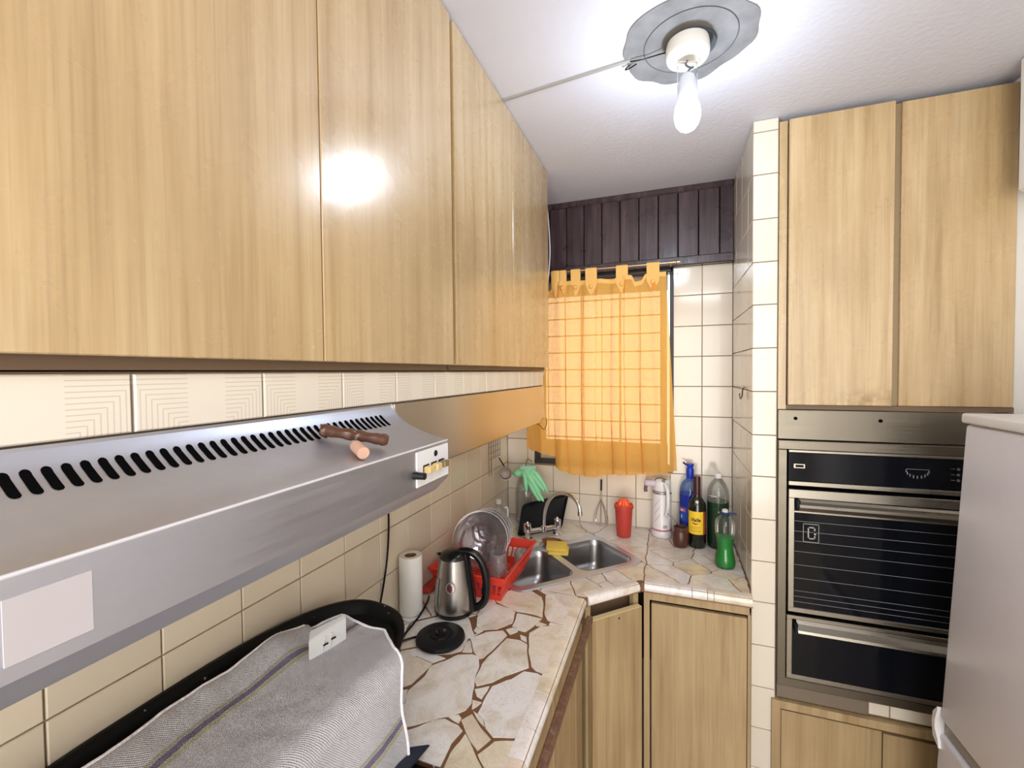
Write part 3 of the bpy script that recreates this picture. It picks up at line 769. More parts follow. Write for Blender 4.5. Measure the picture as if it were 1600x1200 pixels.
# ================================================================ HOOD
hd = thing('extractor_hood', 'stainless steel extractor hood with a row of black vent slots', 'hood', (-.45, .3, 1.445))
HY0, HY1 = -.35, .720
prof = [(-.505, 1.6115), (-.500, 1.600), (-.491, 1.589), (-.478, 1.579), (-.462, 1.5705), (-.443, 1.563), (-.420, 1.556), (-.389, 1.5475), (-.3855, 1.5455), (-.3850, 1.541),
        (-.3850, 1.480), (-.387, 1.477), (-.412, 1.452), (-.417, 1.449), (-.5035, 1.449), (-.5035, 1.6115)]
link('canopy', extr(prof, 'y', HY0, HY1), M_STEEL, hd, smooth=True, autos=28)
link('front_lip', tube([(-.3862, HY0, 1.5465), (-.3862, HY1, 1.5465)], .0016, 8), mat('bright_lip_highlight', (.78, .79, .85), .5, .4), hd, smooth=True)  # pale colour paints in the bright highlight along the lip
def on_prof(s):
    """point on the upper face of the hood at arc length s from the wall, and the face normal"""
    L = 0
    for a, b in zip(prof, prof[1:8]):
        d = Vector((b[0] - a[0], b[1] - a[1])); l_ = d.length
        if L + l_ >= s:
            p = Vector(a) + d * ((s - L) / l_); n_ = Vector((-d.y, d.x)).normalized() * 1; return p, n_
        L += l_
slot_me = None
for k in range(-12, 38):
    yc = .188 + .013 * k
    if slot_me is None:
        bm = bmesh.new(); s0, s1, hw = .020, .049, .0036; rows = []
        K = 12
        for j in range(K + 1):
            s = s0 + (s1 - s0) * (1 - math.cos(PI * j / K)) / 2
            e = min(s - s0, s1 - s); wv = hw if e > hw else math.sqrt(max(0, hw * hw - (hw - e) ** 2))
            wv = max(wv, .0006)
            p, n_ = on_prof(s); p2 = p + n_ * .0005; p3 = p - n_ * .003
            rows.append([bm.verts.new((p2.x, -wv, p2.y)), bm.verts.new((p2.x, wv, p2.y)), bm.verts.new((p3.x, wv, p3.y)), bm.verts.new((p3.x, -wv, p3.y))])
        for a, b in zip(rows, rows[1:]):
            for i in range(4): bm.faces.new((a[i], a[(i + 1) % 4], b[(i + 1) % 4], b[i]))
        bmesh.ops.translate(bm, verts=bm.verts, vec=(.45, 0, -1.445))
        bmesh.ops.recalc_face_normals(bm, faces=bm.faces)
        slot_me = bpy.data.meshes.new('vent_slot'); bm.to_mesh(slot_me); bm.free(); slot_me.materials.append(M_BLACK)
    o = bpy.data.objects.new('vent_slot', slot_me); C.objects.link(o); o.parent = hd; o.location = (0, yc - .3, 0)
link('cover_plate', Box((-.386, .144, 1.491), (-.3838, .1885, 1.533)), mat('dull_grey_plate', (.52, .49, .51), .55, .1), hd)
cp = link('control_plate', Box((-.386, .612, 1.484), (-.3832, .718, 1.5415), .0005), mat('white_control_plate', (.80, .80, .82), .3), hd)
def knob(y, z, r, d, m, name='knob', x=-.3832):
    bm = bmesh.new(); bmesh.ops.create_cone(bm, segments=18, radius1=r, radius2=r * .85, depth=d, cap_ends=True, matrix=Matrix.Translation((x + d / 2, y, z)) @ Matrix.Rotation(PI / 2, 4, 'Y'))
    return link(name, bm, m, hd, smooth=True)
M_IVORY = mat('aged_ivory_switch', (.66, .50, .22), .4)
knob(.672, 1.5305, .0055, .0015, M_BMATT, 'indicator_lamp')
for y in (.641, .667, .692):
    link('rocker_switch', Box((-.3832, y - .0095, 1.5035), (-.3705, y + .0075, 1.5150), .0022, 2), M_IVORY if y < .69 else mat('worn_black_ivory', (.20, .15, .08), .4), hd)
    link('switch_recess', Box((-.3834, y - .0105, 1.504), (-.3826, y + .0085, 1.5170)), M_BMATT, hd)
knob(.606, 1.506, .0065, .020, M_BPLAST, 'knob', -.385)
sp_ = thing('splash_strip', 'long stainless strip under the tiles beyond the hood, reflecting the orange curtain', 'panel', (-.505, 1.26, 1.464))
link('strip', Box((-.5105, HY1 + .001, 1.464), (-.499, 1.796, 1.6105), .0008), M_STEEL_W, sp_)

# hood power cord down the wall
cd = thing('hood_cable', 'black cable hanging from the hood down the tiled wall', 'cable', (-.79, 1.09, .95))
link('cord', tube([(-.62, .98, 1.4645), (-.72, 1.05, 1.44), (-.795, 1.10, 1.34), (-.805, 1.125, 1.24), (-.808, 1.12, 1.12), (-.808, 1.095, 1.03), (-.808, 1.06, .94), (-.808, 1.045, .9105)], .0032, 8, smoothn=2), M_BPLAST, cd, smooth=True)

# corkscrew on the hood
cks = thing('corkscrew', 'corkscrew with turned brown handle and a cork, lying on the hood', 'corkscrew', (-.44, .545, 1.575))
hp0, hp1 = Vector((-.473, .500, 1.590)), Vector((-.405, .566, 1.5675))
P = []; Rr = []
ax = (hp1 - hp0)
for k in range(25):
    s = k / 24; P.append(hp0 + ax * s)
    prf = [.0075, .0098, .0100, .0088, .0094, .0088, .0082, .0078, .0080, .0088, .0094, .0096, .0076, .0096, .0094, .0088, .0080, .0078, .0082, .0088, .0094, .0088, .0100, .0098, .0072]
    Rr.append(prf[k] * .95)
link('handle', tube(P, .008, 20, rad=Rr), mat('varnished_brown_wood', (.085, .026, .007), .25, Coat_Weight=.3), cks, smooth=True)
mid = (hp0 + hp1) / 2; c0 = Vector((-.417, .510, 1.5655)); c1 = Vector((-.396, .4975, 1.5605))
link('shaft', tube([mid + Vector((0, 0, -.001)), mid.lerp(c0, .6), c0 + Vector((0, .004, .001))], .0018, 8), M_CHROME, cks, smooth=True)
link('cork', tube([c0 + Vector((-.004, .003, .001)), c1], .0085, 20), mat('pink_cork', (.62, .38, .28), .7), cks, smooth=True)

# ================================================================ CEILING LAMP
lx, ly = .042, 1.235
cpch = thing('ceiling_patch', 'round patch of bare grey plaster on the ceiling around the lamp', 'patch', (lx, ly, ZC))
def patch(r, z0, z1, am, seed, cx=lx, cy=ly):
    bm = bmesh.new(); pts = []
    for k in range(72):
        a = 2 * PI * k / 72; rr = r * (1 + am * noise.noise(Vector((math.cos(a) * 2.2, math.sin(a) * 2.2, seed))))
        pts.append((cx + rr * math.cos(a), cy + rr * math.sin(a)))
    return prism(pts, z0, z1, bm)
link('bare_plaster', patch(.160, ZC - .0025, ZC - .0005, .12, 3), M_GREYP, cpch)
link('ring_mark', tube([(lx + .006 + .112 * math.cos(2 * PI * k / 60), ly + .112 * math.sin(2 * PI * k / 60), ZC - .003) for k in range(60)], .0012, 6, closed=True), M_GREYD, cpch)
link('dark_hole', patch(.060, ZC - .012, ZC - .002, .05, 8, lx + .008, ly + .008), mat('dark_hole_plaster', (.07, .08, .10), .9), cpch)
lamp = thing('ceiling_lamp', 'bare lit bulb hanging in a white porcelain ceiling holder', 'lamp', (lx, ly - .01, ZC))
lxx, lyy = .042, 1.222
link('porcelain_base', lathe([(0, ZC - .012), (.050, ZC - .012), (.052, ZC - .022), (.053, ZC - .042), (.049, ZC - .052), (.040, ZC - .058), (.030, ZC - .060), (.028, ZC - .052), (.0, ZC - .050)], 36, (lxx, lyy, 0)), mat('white_porcelain', (.85, .85, .82), .18), lamp, smooth=True)
br = bmesh.new()
for s in (-1, 1): tube([(lxx + s * .024 * .94, lyy + s * .024 * .34, ZC - .055), (lxx + s * .025 * .94, lyy + s * .025 * .34, ZC - .11), (lxx + s * .024 * .94, lyy + s * .024 * .34, ZC - .160)], .0011, 6, br)
tube([(lxx - .024 * .94, lyy - .024 * .34, ZC - .058), (lxx + .024 * .94, lyy + .024 * .34, ZC - .058)], .002, 6, br)
link('wire_bracket', br, M_CHROME, lamp, smooth=True)
link('lead_wire', tube([(lxx, lyy, ZC - .055), (lxx - .006, lyy - .004, ZC - .068), (lxx + .012, lyy, ZC - .078), (lxx + .014, lyy + .004, ZC - .070), (lxx, lyy, ZC - .082), (lxx - .002, lyy, ZC - .092)], .0024, 8, smoothn=2), mat('grey_wire', (.10, .12, .16), .4), lamp, smooth=True)
blb = link('bulb_collar', lathe([(0, ZC - .086), (.010, ZC - .088), (.018, ZC - .097), (.022, ZC - .112), (.0235, ZC - .135), (.024, ZC - .158), (.0, ZC - .158)], 32, (lxx, lyy, 0)), mat('bluish_white_collar', (.72, .78, .92), .3), lamp, smooth=True)
me_ = bpy.data.materials.new('glowing_bulb'); me_.use_nodes = True; t_ = me_.node_tree; t_.nodes.clear()
em = t_.nodes.new('ShaderNodeEmission'); em.inputs[0].default_value = (.76, .87, 1.0, 1); em.inputs[1].default_value = BULB
oo = t_.nodes.new('ShaderNodeOutputMaterial'); t_.links.new(em.outputs[0], oo.inputs[0])
link('bulb_globe', lathe([(0, ZC - .159), (.024, ZC - .159), (.029, ZC - .170), (.0315, ZC - .186), (.031, ZC - .200), (.027, ZC - .214), (.019, ZC - .225), (.009, ZC - .231), (0, ZC - .2325)], 32, (lxx, lyy, 0)), me_, lamp, smooth=True)
cw = thing('cable_trunking', 'thin grey cable run across the ceiling to the lamp', 'cable', (-.28, 1.27, ZC))
link('trunking', Box((0, -.0045, -.006), (.385, .0045, -.0005)), mat('grey_white_trunking', (.38, .37, .36), .5), cw, world=False)
cw.children[0].location = Vector((-.482, 1.291, ZC)) - Vector(cw.location); cw.children[0].rotation_euler = (0, 0, -.115)
link('loose_wire', tube([(-.10, 1.246, ZC - .008), (-.075, 1.24, ZC - .014), (-.05, 1.243, ZC - .011), (-.02, 1.232, ZC - .016), (.0, 1.228, ZC - .02)], .0016, 6, smoothn=2), M_BPLAST, cw, smooth=True)
link('wire_end', tube([(-.102, 1.262, ZC - .006), (-.118, 1.268, ZC - .012), (-.108, 1.272, ZC - .010), (-.085, 1.258, ZC - .010)], .0018, 6, smoothn=1), M_BPLAST, cw, smooth=True)
# white cable by the end of the wall cabinets
wc = thing('hanging_cable', 'thin white cable hanging beside the end of the wall cabinets', 'cable', (-.49, 1.84, 1.7))
link('cable', tube([(-.497, 1.835, 2.50), (-.495, 1.84, 2.40), (-.484, 1.84, 2.27), (-.480, 1.84, 2.17), (-.492, 1.84, 2.05), (-.497, 1.84, 1.97), (-.503, 1.84, 1.80), (-.508, 1.835, 1.70), (-.506, 1.81, 1.655)], .0022, 6, smoothn=2), mat('greyish_white_cable', (.66, .66, .66), .4), wc, smooth=True)
lw_ = thing('loose_cable', 'short brown wire looping out under the steel strip end', 'cable', (-.50, 1.79, 1.45))
link('wire', tube([(-.507, 1.70, 1.462), (-.505, 1.74, 1.452), (-.498, 1.765, 1.432), (-.494, 1.775, 1.428), (-.489, 1.785, 1.442), (-.487, 1.79, 1.462), (-.493, 1.7975, 1.475)], .0016, 6, smoothn=2), mat('brown_wire', (.10, .05, .03), .5), lw_, smooth=True)

# ================================================================ CURTAIN
CY = 2.070                      # the rod stands 13 cm off the wall
rod = thing('curtain_rod', 'thin brass curtain rod with ring finial under the dark panelling', 'rod', (-.3, 2.125, 2.15))
link('pole', tube([(-.80, CY, 2.145), (.012, CY, 2.145)], .0045, 12), M_BRASS, rod, smooth=True)
fn = bmesh.new()
for x, r in ((.012, .008), (.020, .006), (.030, .009), (.036, .007)): tube([(x, CY, 2.145), (x + .006, CY, 2.145)], r, 14, fn)
link('finial', fn, M_BRASS, rod, smooth=True)
link('bracket', tube([(.004, CY, 2.145), (.004, 2.159, 2.145)], .003, 8), M_BRASS, rod)
r3 = thing('lower_rod', 'dark metal rod just below the brass curtain rod', 'rod', (-.3, 2.15, 2.12))
link('pole', tube([(-.80, CY + .03, 2.110), (.006, CY + .03, 2.118)], .0075, 10), M_FRAMEB, r3, smooth=True)
def cloth_mat(name, col, trans, thin=.5):
    m = bpy.data.materials.new(name); m.use_nodes = True; t = m.node_tree; t.nodes.clear()
    out = t.nodes.new('ShaderNodeOutputMaterial'); d = t.nodes.new('ShaderNodeBsdfDiffuse'); tl = t.nodes.new('ShaderNodeBsdfTranslucent'); tp = t.nodes.new('ShaderNodeBsdfTransparent')
    d.inputs[0].default_value = (*col, 1); tl.inputs[0].default_value = (*trans, 1); tp.inputs[0].default_value = (1.0, .80, .58, 1)
    a = t.nodes.new('ShaderNodeMixShader'); a.inputs[0].default_value = thin; b = t.nodes.new('ShaderNodeMixShader'); b.inputs[0].default_value = .17
    t.links.new(d.outputs[0], a.inputs[1]); t.links.new(tl.outputs[0], a.inputs[2]); t.links.new(a.outputs[0], b.inputs[1]); t.links.new(tp.outputs[0], b.inputs[2]); t.links.new(b.outputs[0], out.inputs[0])
    return m
M_CURT = cloth_mat('orange_curtain_cloth', (.92, .54, .15), (.98, .50, .10), .45)
M_TAB = mat('orange_curtain_tab', (.90, .53, .16), .8)
cu = thing('curtain', 'orange tab-top curtain with frayed hem hanging over the window', 'curtain', (-.32, 2.12, 1.15))
KX = [(-.685, 1.293), (-.60, 1.274), (-.530, 1.255), (-.522, 1.248), (-.512, 1.208), (-.47, 1.186), (-.42, 1.179), (-.36, 1.172), (-.30, 1.184), (-.20, 1.192), (-.10, 1.203), (-.02, 1.217), (.018, 1.224)]
def lin(x, K):
    for (a, b), (c, d) in zip(K, K[1:]):
        if x <= c: return b + (d - b) * max(0, (x - a) / (c - a))
    return K[-1][1]
tabs = [-.515, -.478, -.418, -.345, -.205, -.070]
TOPX = [(-.70, 2.073), (-.575, 2.075), (-.545, 2.055), (-.515, 2.10), (-.30, 2.098), (-.24, 2.092), (-.205, 2.105), (-.15, 2.103), (-.137, 2.072), (-.10, 2.078), (-.085, 2.105), (-.03, 2.108)]
def fold(s, z):
    h = (z - 1.17) / .93
    a = .017 * math.sin(s * 46 + .5 + .5 * math.sin(3 * h)) + .009 * math.sin(s * 97 + 1.2 + 1.4 * h) + .008 * math.sin(s * 19 + 2 * h)
    a *= .45 + .55 * min(1, max(0, (-.02 - s) / .10)) 
    a += .010 * math.exp(-((s + .46) / .03) ** 2) - .016 * math.exp(-((s + .492) / .012) ** 2)
    return a * (.55 + .45 * (1 - h))
cg = bmesh.new(); NX, NZ = 300, 60; rows = []
for j in range(NZ + 1):
    row = []
    for i in range(NX + 1):
        s = -.672 + .686 * i / NX
        zt = lin(s, TOPX); zb = lin(s, KX) + .002 * math.sin(s * 300) + .002 * noise.noise(Vector((s * 90, 0, 0)))
        v = j / NZ; z = zb + (zt - zb) * v
        # the cloth narrows towards the rod, its right edge leaning in
        x = s + (.018) * (1 - v) ** 1.0 * (1 if s > -.1 else 0) * ((s + .1) / .12) - .030 * v * max(0, (s + .25) / .27)
        # pleats double back on themselves so the cloth overlaps along the folds
        ph = s * 46 + .5 + .5 * math.sin(3 * v)
        x += .017 * math.sin(2 * ph) * (.25 + .75 * (1 - v)) * min(1, max(0, (-.03 - s) / .08)) * min(1, max(0, (s + .68) / .05))
        y = CY + fold(s, z) * (1 if v < .95 else .6)
        row.append(cg.verts.new((x, y, z)))
    rows.append(row)
for a, b in zip(rows, rows[1:]):
    for i in range(NX): cg.faces.new((a[i], a[i + 1], b[i + 1], b[i]))
link('cloth', cg, M_CURT, cu, smooth=True, autos=False)
# hem bands double the cloth
hm = bmesh.new(); rows = []
for j in range(2):
    row = []
    for i in range(NX + 1):
        s = -.672 + .686 * i / NX; zt = lin(s, TOPX); z = zt - (0 if j else .020)
        x = s - .030 * (1 if j else .985) * max(0, (s + .25) / .27)
        row.append(hm.verts.new((x, CY + fold(s, z) * .6 - .0015, z)))
    rows.append(row)
for i in range(NX): hm.faces.new((rows[0][i], rows[0][i + 1], rows[1][i + 1], rows[1][i]))
link('top_hem', hm, M_TAB, cu, smooth=True, autos=False)
M_BTN = mat('orange_covered_button', (.88, .48, .12), .6)
for k, x in enumerate(tabs):
    w2 = (.020, .015, .022, .026, .026, .027)[k]
    bm = bmesh.new(); ring = []
    yy = CY + fold(x, 2.08) * .6
    pth = [(yy - .004, 2.036), (yy - .0045, 2.073), (CY - .0055, 2.102), (CY - .008, 2.138), (CY - .0065, 2.150), (CY, 2.1535), (CY + .007, 2.150), (CY + .008, 2.132), (CY + .005, 2.10)]
    for (y, z) in pth:
        taper = .35 if z < 2.04 else 1
        ring.append((bm.verts.new((x - w2 * taper, y, z)), bm.verts.new((x, y - (.0006 if k != 0 else .006), z - (.012 if z < 2.04 else 0))), bm.verts.new((x + w2 * taper, y, z))))
    for a, b in zip(ring, ring[1:]):
        for i in range(2): bm.faces.new((a[i], a[i + 1], b[i + 1], b[i]))
    link('tab', bm, M_TAB, cu, smooth=True)
    if k:
        bm = lathe([(0, -.003), (.0095, -.003), (.0105, 0), (.008, .0035), (0, .0045)], 16)
        bmesh.ops.rotate(bm, verts=bm.verts, cent=(0, 0, 0), matrix=Matrix.Rotation(PI / 2, 3, 'X'))
        bmesh.ops.translate(bm, verts=bm.verts, vec=(x, yy - .009, 2.066))
        link('button', bm, M_BTN, cu, smooth=True)
fr = bmesh.new(); random.seed(5)
for k in range(60):
    s = random.uniform(-.36, .0); z = lin(s, KX); L = random.uniform(.004, .022)
    y = CY + fold(s, z)
    tube([(s + .01 * (s > -.1), y, z + .002), (s + random.uniform(-.003, .003), y - .001, z - L * .5), (s + random.uniform(-.007, .007), y, z - L)], .0004, 4, fr)
o = link('frayed_threads', fr, M_TAB, cu); o['kind'] = 'stuff'

# ================================================================ SINK
sk = thing('kitchen_sink', 'double-bowl stainless steel sink set at an angle in the corner', 'sink', (S(SW / 2, SD / 2).x, S(SW / 2, SD / 2).y, ZT))
def rrect(a0, a1, b0, b1, r, seg=6):
    pts = []
    for cx, cy, st_ in ((a1 - r, b0 + r, -90), (a1 - r, b1 - r, 0), (a0 + r, b1 - r, 90), (a0 + r, b0 + r, 180)):
        for k in range(seg + 1):
            a = R(st_ + 90 * k / seg); pts.append((cx + r * math.cos(a), cy + r * math.sin(a)))
    return pts
def w3(p, z): q = S(p[0], p[1]); return (q.x, q.y, z)
def bowl(a0, a1, b0, b1):
    bm = bmesh.new(); L = []
    for ins, z in ((0, .9095), (.002, .906), (.006, .885), (.014, .820), (.022, .795), (.040, .782), (.075, .776)):
        L.append([bm.verts.new(w3(p, z)) for p in rrect(a0 + ins, a1 - ins, b0 + ins, b1 - ins, max(.045 - ins * .2, .02))])
    n_ = len(L[0])
    for a, b in zip(L, L[1:]):
        for i in range(n_): bm.faces.new((a[i], a[(i + 1) % n_], b[(i + 1) % n_], b[i]))
    bm.faces.new(L[-1]); return bm, n_
bowls = [(.030, .280, .030, SD - .045), (.310, .560, .030, SD - .045)]
for bb in bowls:
    bm, _ = bowl(*bb)
    for f_ in bm.faces: f_.smooth = True
    bo = link('bowl', bm, M_SINK, sk, smooth=True)
    for f_ in bo.data.polygons: pass
    cx, cy = (bb[0] + bb[1]) / 2, (bb[2] + bb[3]) / 2
    q = S(cx, cy); link('drain', lathe([(0, .777), (.022, .778), (.026, .7765)], 20, (q.x, q.y, 0)), M_CHROME, sk, smooth=True)
# rim deck: outer rounded rectangle minus the bowls (triangulated with holes)
bm = bmesh.new(); edges = []
def loop(pts, z):
    vs_ = [bm.verts.new(w3(p, z)) for p in pts]; es = [bm.edges.new((vs_[i], vs_[(i + 1) % len(vs_)])) for i in range(len(vs_))]; edges.extend(es); return vs_
outer = loop(rrect(.006, SW - .006, .006, SD - .006, .05), .9105)
for bb in bowls: loop(rrect(*bb, .045), .9095)
bmesh.ops.triangle_fill(bm, use_beauty=True, edges=edges)
lo_ = [bm.verts.new(w3(p, .9072)) for p in rrect(0, SW, 0, SD, .055)]
for i in range(len(lo_)):
    j = (i + 1) % len(lo_); bm.faces.new((outer[i], outer[j], lo_[j], lo_[i]))
link('rim', bm, M_RIM, sk)

# mixer tap behind the divider
tp = thing('mixer_tap', 'chrome mixer tap with curved swan-neck spout and two handles', 'tap', (-.554, 1.94, ZT))
tb = bmesh.new(); tube([(-.612, 1.885, .945), (-.492, 1.998, .945)], .011, 14, tb)
link('body', tb, M_CHROME, tp, smooth=True)
for (x, y) in ((-.608, 1.889), (-.496, 1.994)):
    link('handle', lathe([(0, .9085), (.021, .9085), (.021, .914), (.012, .918), (.012, .940), (.017, .944), (.0185, .972), (.017, .982), (.007, .984), (.005, .990), (0, .991)], 20, (x, y, 0)), M_CHROME, tp, smooth=True)
link('spout', tube([(-.545, 1.935, .935), (-.543, 1.932, .985), (-.536, 1.925, 1.04), (-.512, 1.905, 1.095), (-.470, 1.872, 1.135), (-.415, 1.840, 1.150), (-.370, 1.815, 1.135), (-.352, 1.803, 1.105), (-.350, 1.800, 1.082)], .0082, 14, smoothn=2), M_CHROME, tp, smooth=True)
link('spout_collar', lathe([(0, .940), (.013, .940), (.013, .962), (.009, .966), (0, .966)], 18, (-.545, 1.935, 0)), M_CHROME, tp, smooth=True)
link('aerator', tube([(-.350, 1.800, 1.088), (-.350, 1.800, 1.072)], .0100, 14), M_CHROME, tp, smooth=True)

# baking tray leaning behind the tap
tr = thing('baking_tray', 'black rectangular tray leaning up behind the tap', 'tray', (-.60, 1.98, .912))
B0, B1 = Vector((-.660, 1.898, .912)), Vector((-.492, 2.060, .912)); T0, T1 = Vector((-.672, 2.005, 1.030)), Vector((-.478, 2.165, 1.058))
bm = bmesh.new(); nrm = (B1 - B0).cross(T0 - B0).normalized()
if nrm.y > 0: nrm = -nrm
def bil(u, v): return (B0.lerp(B1, u)).lerp(T0.lerp(T1, u), v)
pts = rrect(0, 1, 0, 1, .09, 4)
fa = [bm.verts.new(bil(*p) + nrm * .004) for p in pts]; bb_ = [bm.verts.new(bil(*p) - nrm * .004) for p in pts]
ins = [bm.verts.new(bil(.5 + (p[0] - .5) * .93, .5 + (p[1] - .5) * .90) + nrm * .004) for p in pts]
dp = [bm.verts.new(bil(.5 + (p[0] - .5) * .90, .5 + (p[1] - .5) * .86) - nrm * .001) for p in pts]
n_ = len(pts)
for a, b in ((fa, bb_), (fa, ins), (ins, dp)):
    for i in range(n_): bm.faces.new((a[i], a[(i + 1) % n_], b[(i + 1) % n_], b[i]))
bm.faces.new(dp); bm.faces.new(bb_[::-1])
link('tray_body', bm, mat('black_nonstick', (.004, .004, .006), .25, 0, Specular_IOR_Level=.2), tr, smooth=True)

# sponge on a soap dish between the bowls
sd = thing('soap_dish', 'small brown dish with scouring pad behind the yellow sponge', 'dish', (-.487, 1.862, .911))
link('dish', lathe([(0, .9115), (.035, .9115), (.045, .924), (.046, .929), (.043, .929), (.033, .916), (0, .916)], 28, (-.487, 1.862, 0), sy=.7), mat('brown_plastic_dish', (.20, .06, .03), .35), sd, smooth=True)
link('scouring_pad', Box((-.512, 1.846, .917), (-.464, 1.876, .934), .004, 2), mat('rust_brown_pad', (.28, .09, .04), .8), sd)
spg = thing('sponge', 'yellow folded sponge cloth on the sink divider', 'sponge', (-.455, 1.795, .911))
M_SP = mat('yellow_sponge', (.74, .54, .10), .85); _n = N(M_SP); _n.bump(_n.noise(_n.coord(), 160, 3), .5, .002)
def slabm(c, a, b, t, ang, til):
    bm = Box((-a / 2, -b / 2, 0), (a / 2, b / 2, t), t * .4, 2)
    m_ = Matrix.Translation(c) @ Matrix.Rotation(ang, 4, 'Z') @ Matrix.Rotation(til, 4, 'X'); bmesh.ops.transform(bm, matrix=m_, verts=bm.verts); return bm
link('lower_fold', slabm((-.440, 1.790, .913), .085, .066, .012, R(10), R(8)), M_SP, spg, smooth=True)
link('upper_fold', slabm((-.450, 1.797, .927), .088, .068, .012, R(12), R(10)), M_SP, spg, smooth=True)
# ================================================================ DISH RACK
RK = dict(x0=-.785, x1=-.508, y0=1.325, y1=1.668)
rk = thing('dish_rack', 'red plastic dish rack with slatted base beside the sink', 'dish rack', (-.645, 1.5, .912))
zb_, zt_ = .930, .992
def rk_ring(ins, z):
    return [(RK['x0'] + ins, RK['y0'] + ins, z), (RK['x1'] - ins, RK['y0'] + ins, z), (RK['x1'] - ins, RK['y1'] - ins, z), (RK['x0'] + ins, RK['y1'] - ins, z)]
# walls made of posts and rails
def rk_wall(a, b, a2, b2):
    bm = bmesh.new(); a, b, a2, b2 = map(Vector, (a, b, a2, b2))
    def q(u, v): return a.lerp(b, u).lerp(a2.lerp(b2, u), v)
    d = (b - a).normalized(); nn = Vector((-d.y, d.x, 0)) * .0018
    def slab_(u0, u1, v0, v1):
        vv = [bm.verts.new(q(u, v) + s * nn) for s in (-1, 1) for u, v in ((u0, v0), (u1, v0), (u1, v1), (u0, v1))]
        for f_ in ((0, 1, 2, 3), (7, 6, 5, 4), (0, 4, 5, 1), (1, 5, 6, 2), (2, 6, 7, 3), (3, 7, 4, 0)): bm.faces.new([vv[i] for i in f_])
    slab_(0, 1, .62, 1); slab_(0, 1, -.18, .14)
    L = (b - a).length; k = int(L / .017)
    for i in range(k + 1): slab_(max(0, i / k - .12 / k * 1.5), min(1, i / k + .12 / k * 1.5), .1, .66)
    return bm
lo4 = rk_ring(.022, zb_ - .012); hi4 = rk_ring(0, zt_)
for i in range(4): link('side_wall', rk_wall(lo4[i], lo4[(i + 1) % 4], hi4[i], hi4[(i + 1) % 4]), M_REDP, rk)
rim = bmesh.new()
h = rk_ring(-.003, zt_)
for i in range(4): tube([h[i], h[(i + 1) % 4]], .0042, 8, rim)
link('rim', rim, M_REDP, rk, smooth=True)
x0, x1, y0, y1 = RK['x0'] + .022, RK['x1'] - .022, RK['y0'] + .022, RK['y1'] - .022
for k in range(17):
    y = y0 + (y1 - y0) * (k + .5) / 17; link('slat', Box((x0, y - .0028, zb_ - .003), (x1, y + .0028, zb_ + .002)), M_REDP, rk)
for k in range(4):
    x = x0 + (x1 - x0) * (k + .5) / 4; link('cross_rail', Box((x - .003, y0, zb_ - .007), (x + .003, y1, zb_ - .003)), M_REDP, rk)
pg = bmesh.new()
for k in range(14):
    y = y0 + (y1 - y0) * (k + .5) / 14
    for x in (-.735, -.625, -.56): tube([(x, y, zb_), (x, y, zb_ + .030)], .0018, 6, pg)
link('plate_pegs', pg, M_REDP, rk)['kind'] = 'stuff'
link('leg', Box((x0, y0, .9075), (x0 + .02, y0 + .02, zb_ - .006)), M_REDP, rk); link('leg', Box((x1 - .02, y0, .9075), (x1, y0 + .02, zb_ - .006)), M_REDP, rk)
link('leg', Box((x0, y1 - .02, .9105), (x0 + .02, y1, zb_ - .006)), M_REDP, rk); link('leg', Box((x1 - .02, y1 - .04, .9108), (x1, y1 - .02, zb_ - .006)), M_REDP, rk)
bt = thing('drip_tray', 'lower red tray of the dish rack showing at its wall side', 'tray', (-.79, 1.33, .912))
link('tray', Box((-.812, 1.30, .912), (-.772, 1.62, .926), .004, 2), M_REDC, bt)
def disc_thing(name, label, cat, c, prof, axis, m, group=None, seg=56):
    t = thing(name, label, cat, c, group=group); bm = lathe(prof, seg)
    q = Vector((0, 0, 1)).rotation_difference(Vector(axis)).to_matrix(); bmesh.ops.rotate(bm, verts=bm.verts, cent=(0, 0, 0), matrix=q)
    link('plate_body', bm, m, t, world=False, smooth=True); return t
plate_prof = [(0, 0), (.050, 0), (.056, .004), (.062, .006), (.090, .010), (.102, .014), (.103, .0155), (.100, .0155), (.088, .012), (.060, .009), (.054, .006), (.049, .0025), (0, .0025)]
ax_ = Vector((.30, -.90, .24)).normalized()
for k in range(4):
    disc_thing('glass_plate', ('large clear glass plate standing in the red rack, nearest the kettle', 'clear glass plate second in the row standing in the red rack', 'clear glass plate third in the row standing in the red rack', 'clear glass plate at the far end of the row in the red rack')[k], 'plate',
               (-.668 - .002 * k, 1.500 + .034 * k, 1.045 - .002 * k), [(r * (1 - .04 * k), z) for r, z in plate_prof], ax_, M_PLATE, 'glass plates in the dish rack')
def tumbler(x, y, z, r0, r1, h, label, up=True):
    t = thing('drinking_glass', label, 'glass', (x, y, z), group='glasses in the dish rack')
    pr = [(0, 0), (r0, 0), (r0, .003), (r1, h), (r1 - .0018, h), (r0 - .002, .008), (0, .008)]
    if not up: pr = [(a, h - b) for a, b in pr]
    link('glass_body', lathe(pr, 28), M_TUMB, t, world=False, smooth=True)
tumbler(-.590, 1.480, .934, .034, .030, .078, 'upturned clear tumbler in the middle of the red rack', True)
tumbler(-.545, 1.600, .934, .024, .026, .045, 'small clear glass at the back right of the red rack', True)
kn = thing('kitchen_knife', 'purple-blue plastic handle lying along the front of the rack', 'knife', (-.58, 1.357, .935))
link('handle', tube([(-.690, 1.358, .952), (-.545, 1.358, .952)], .006, 10), mat('violet_plastic', (.10, .05, .30), .4), kn, smooth=True)
link('clip', Box((-.596, 1.337, .925), (-.578, 1.3395, .947)), mat('navy_clip', (.02, .02, .07), .4), kn)
ct_ = thing('cutlery', 'small steel cutlery lying at the right side of the rack', 'cutlery', (-.56, 1.5, .935))
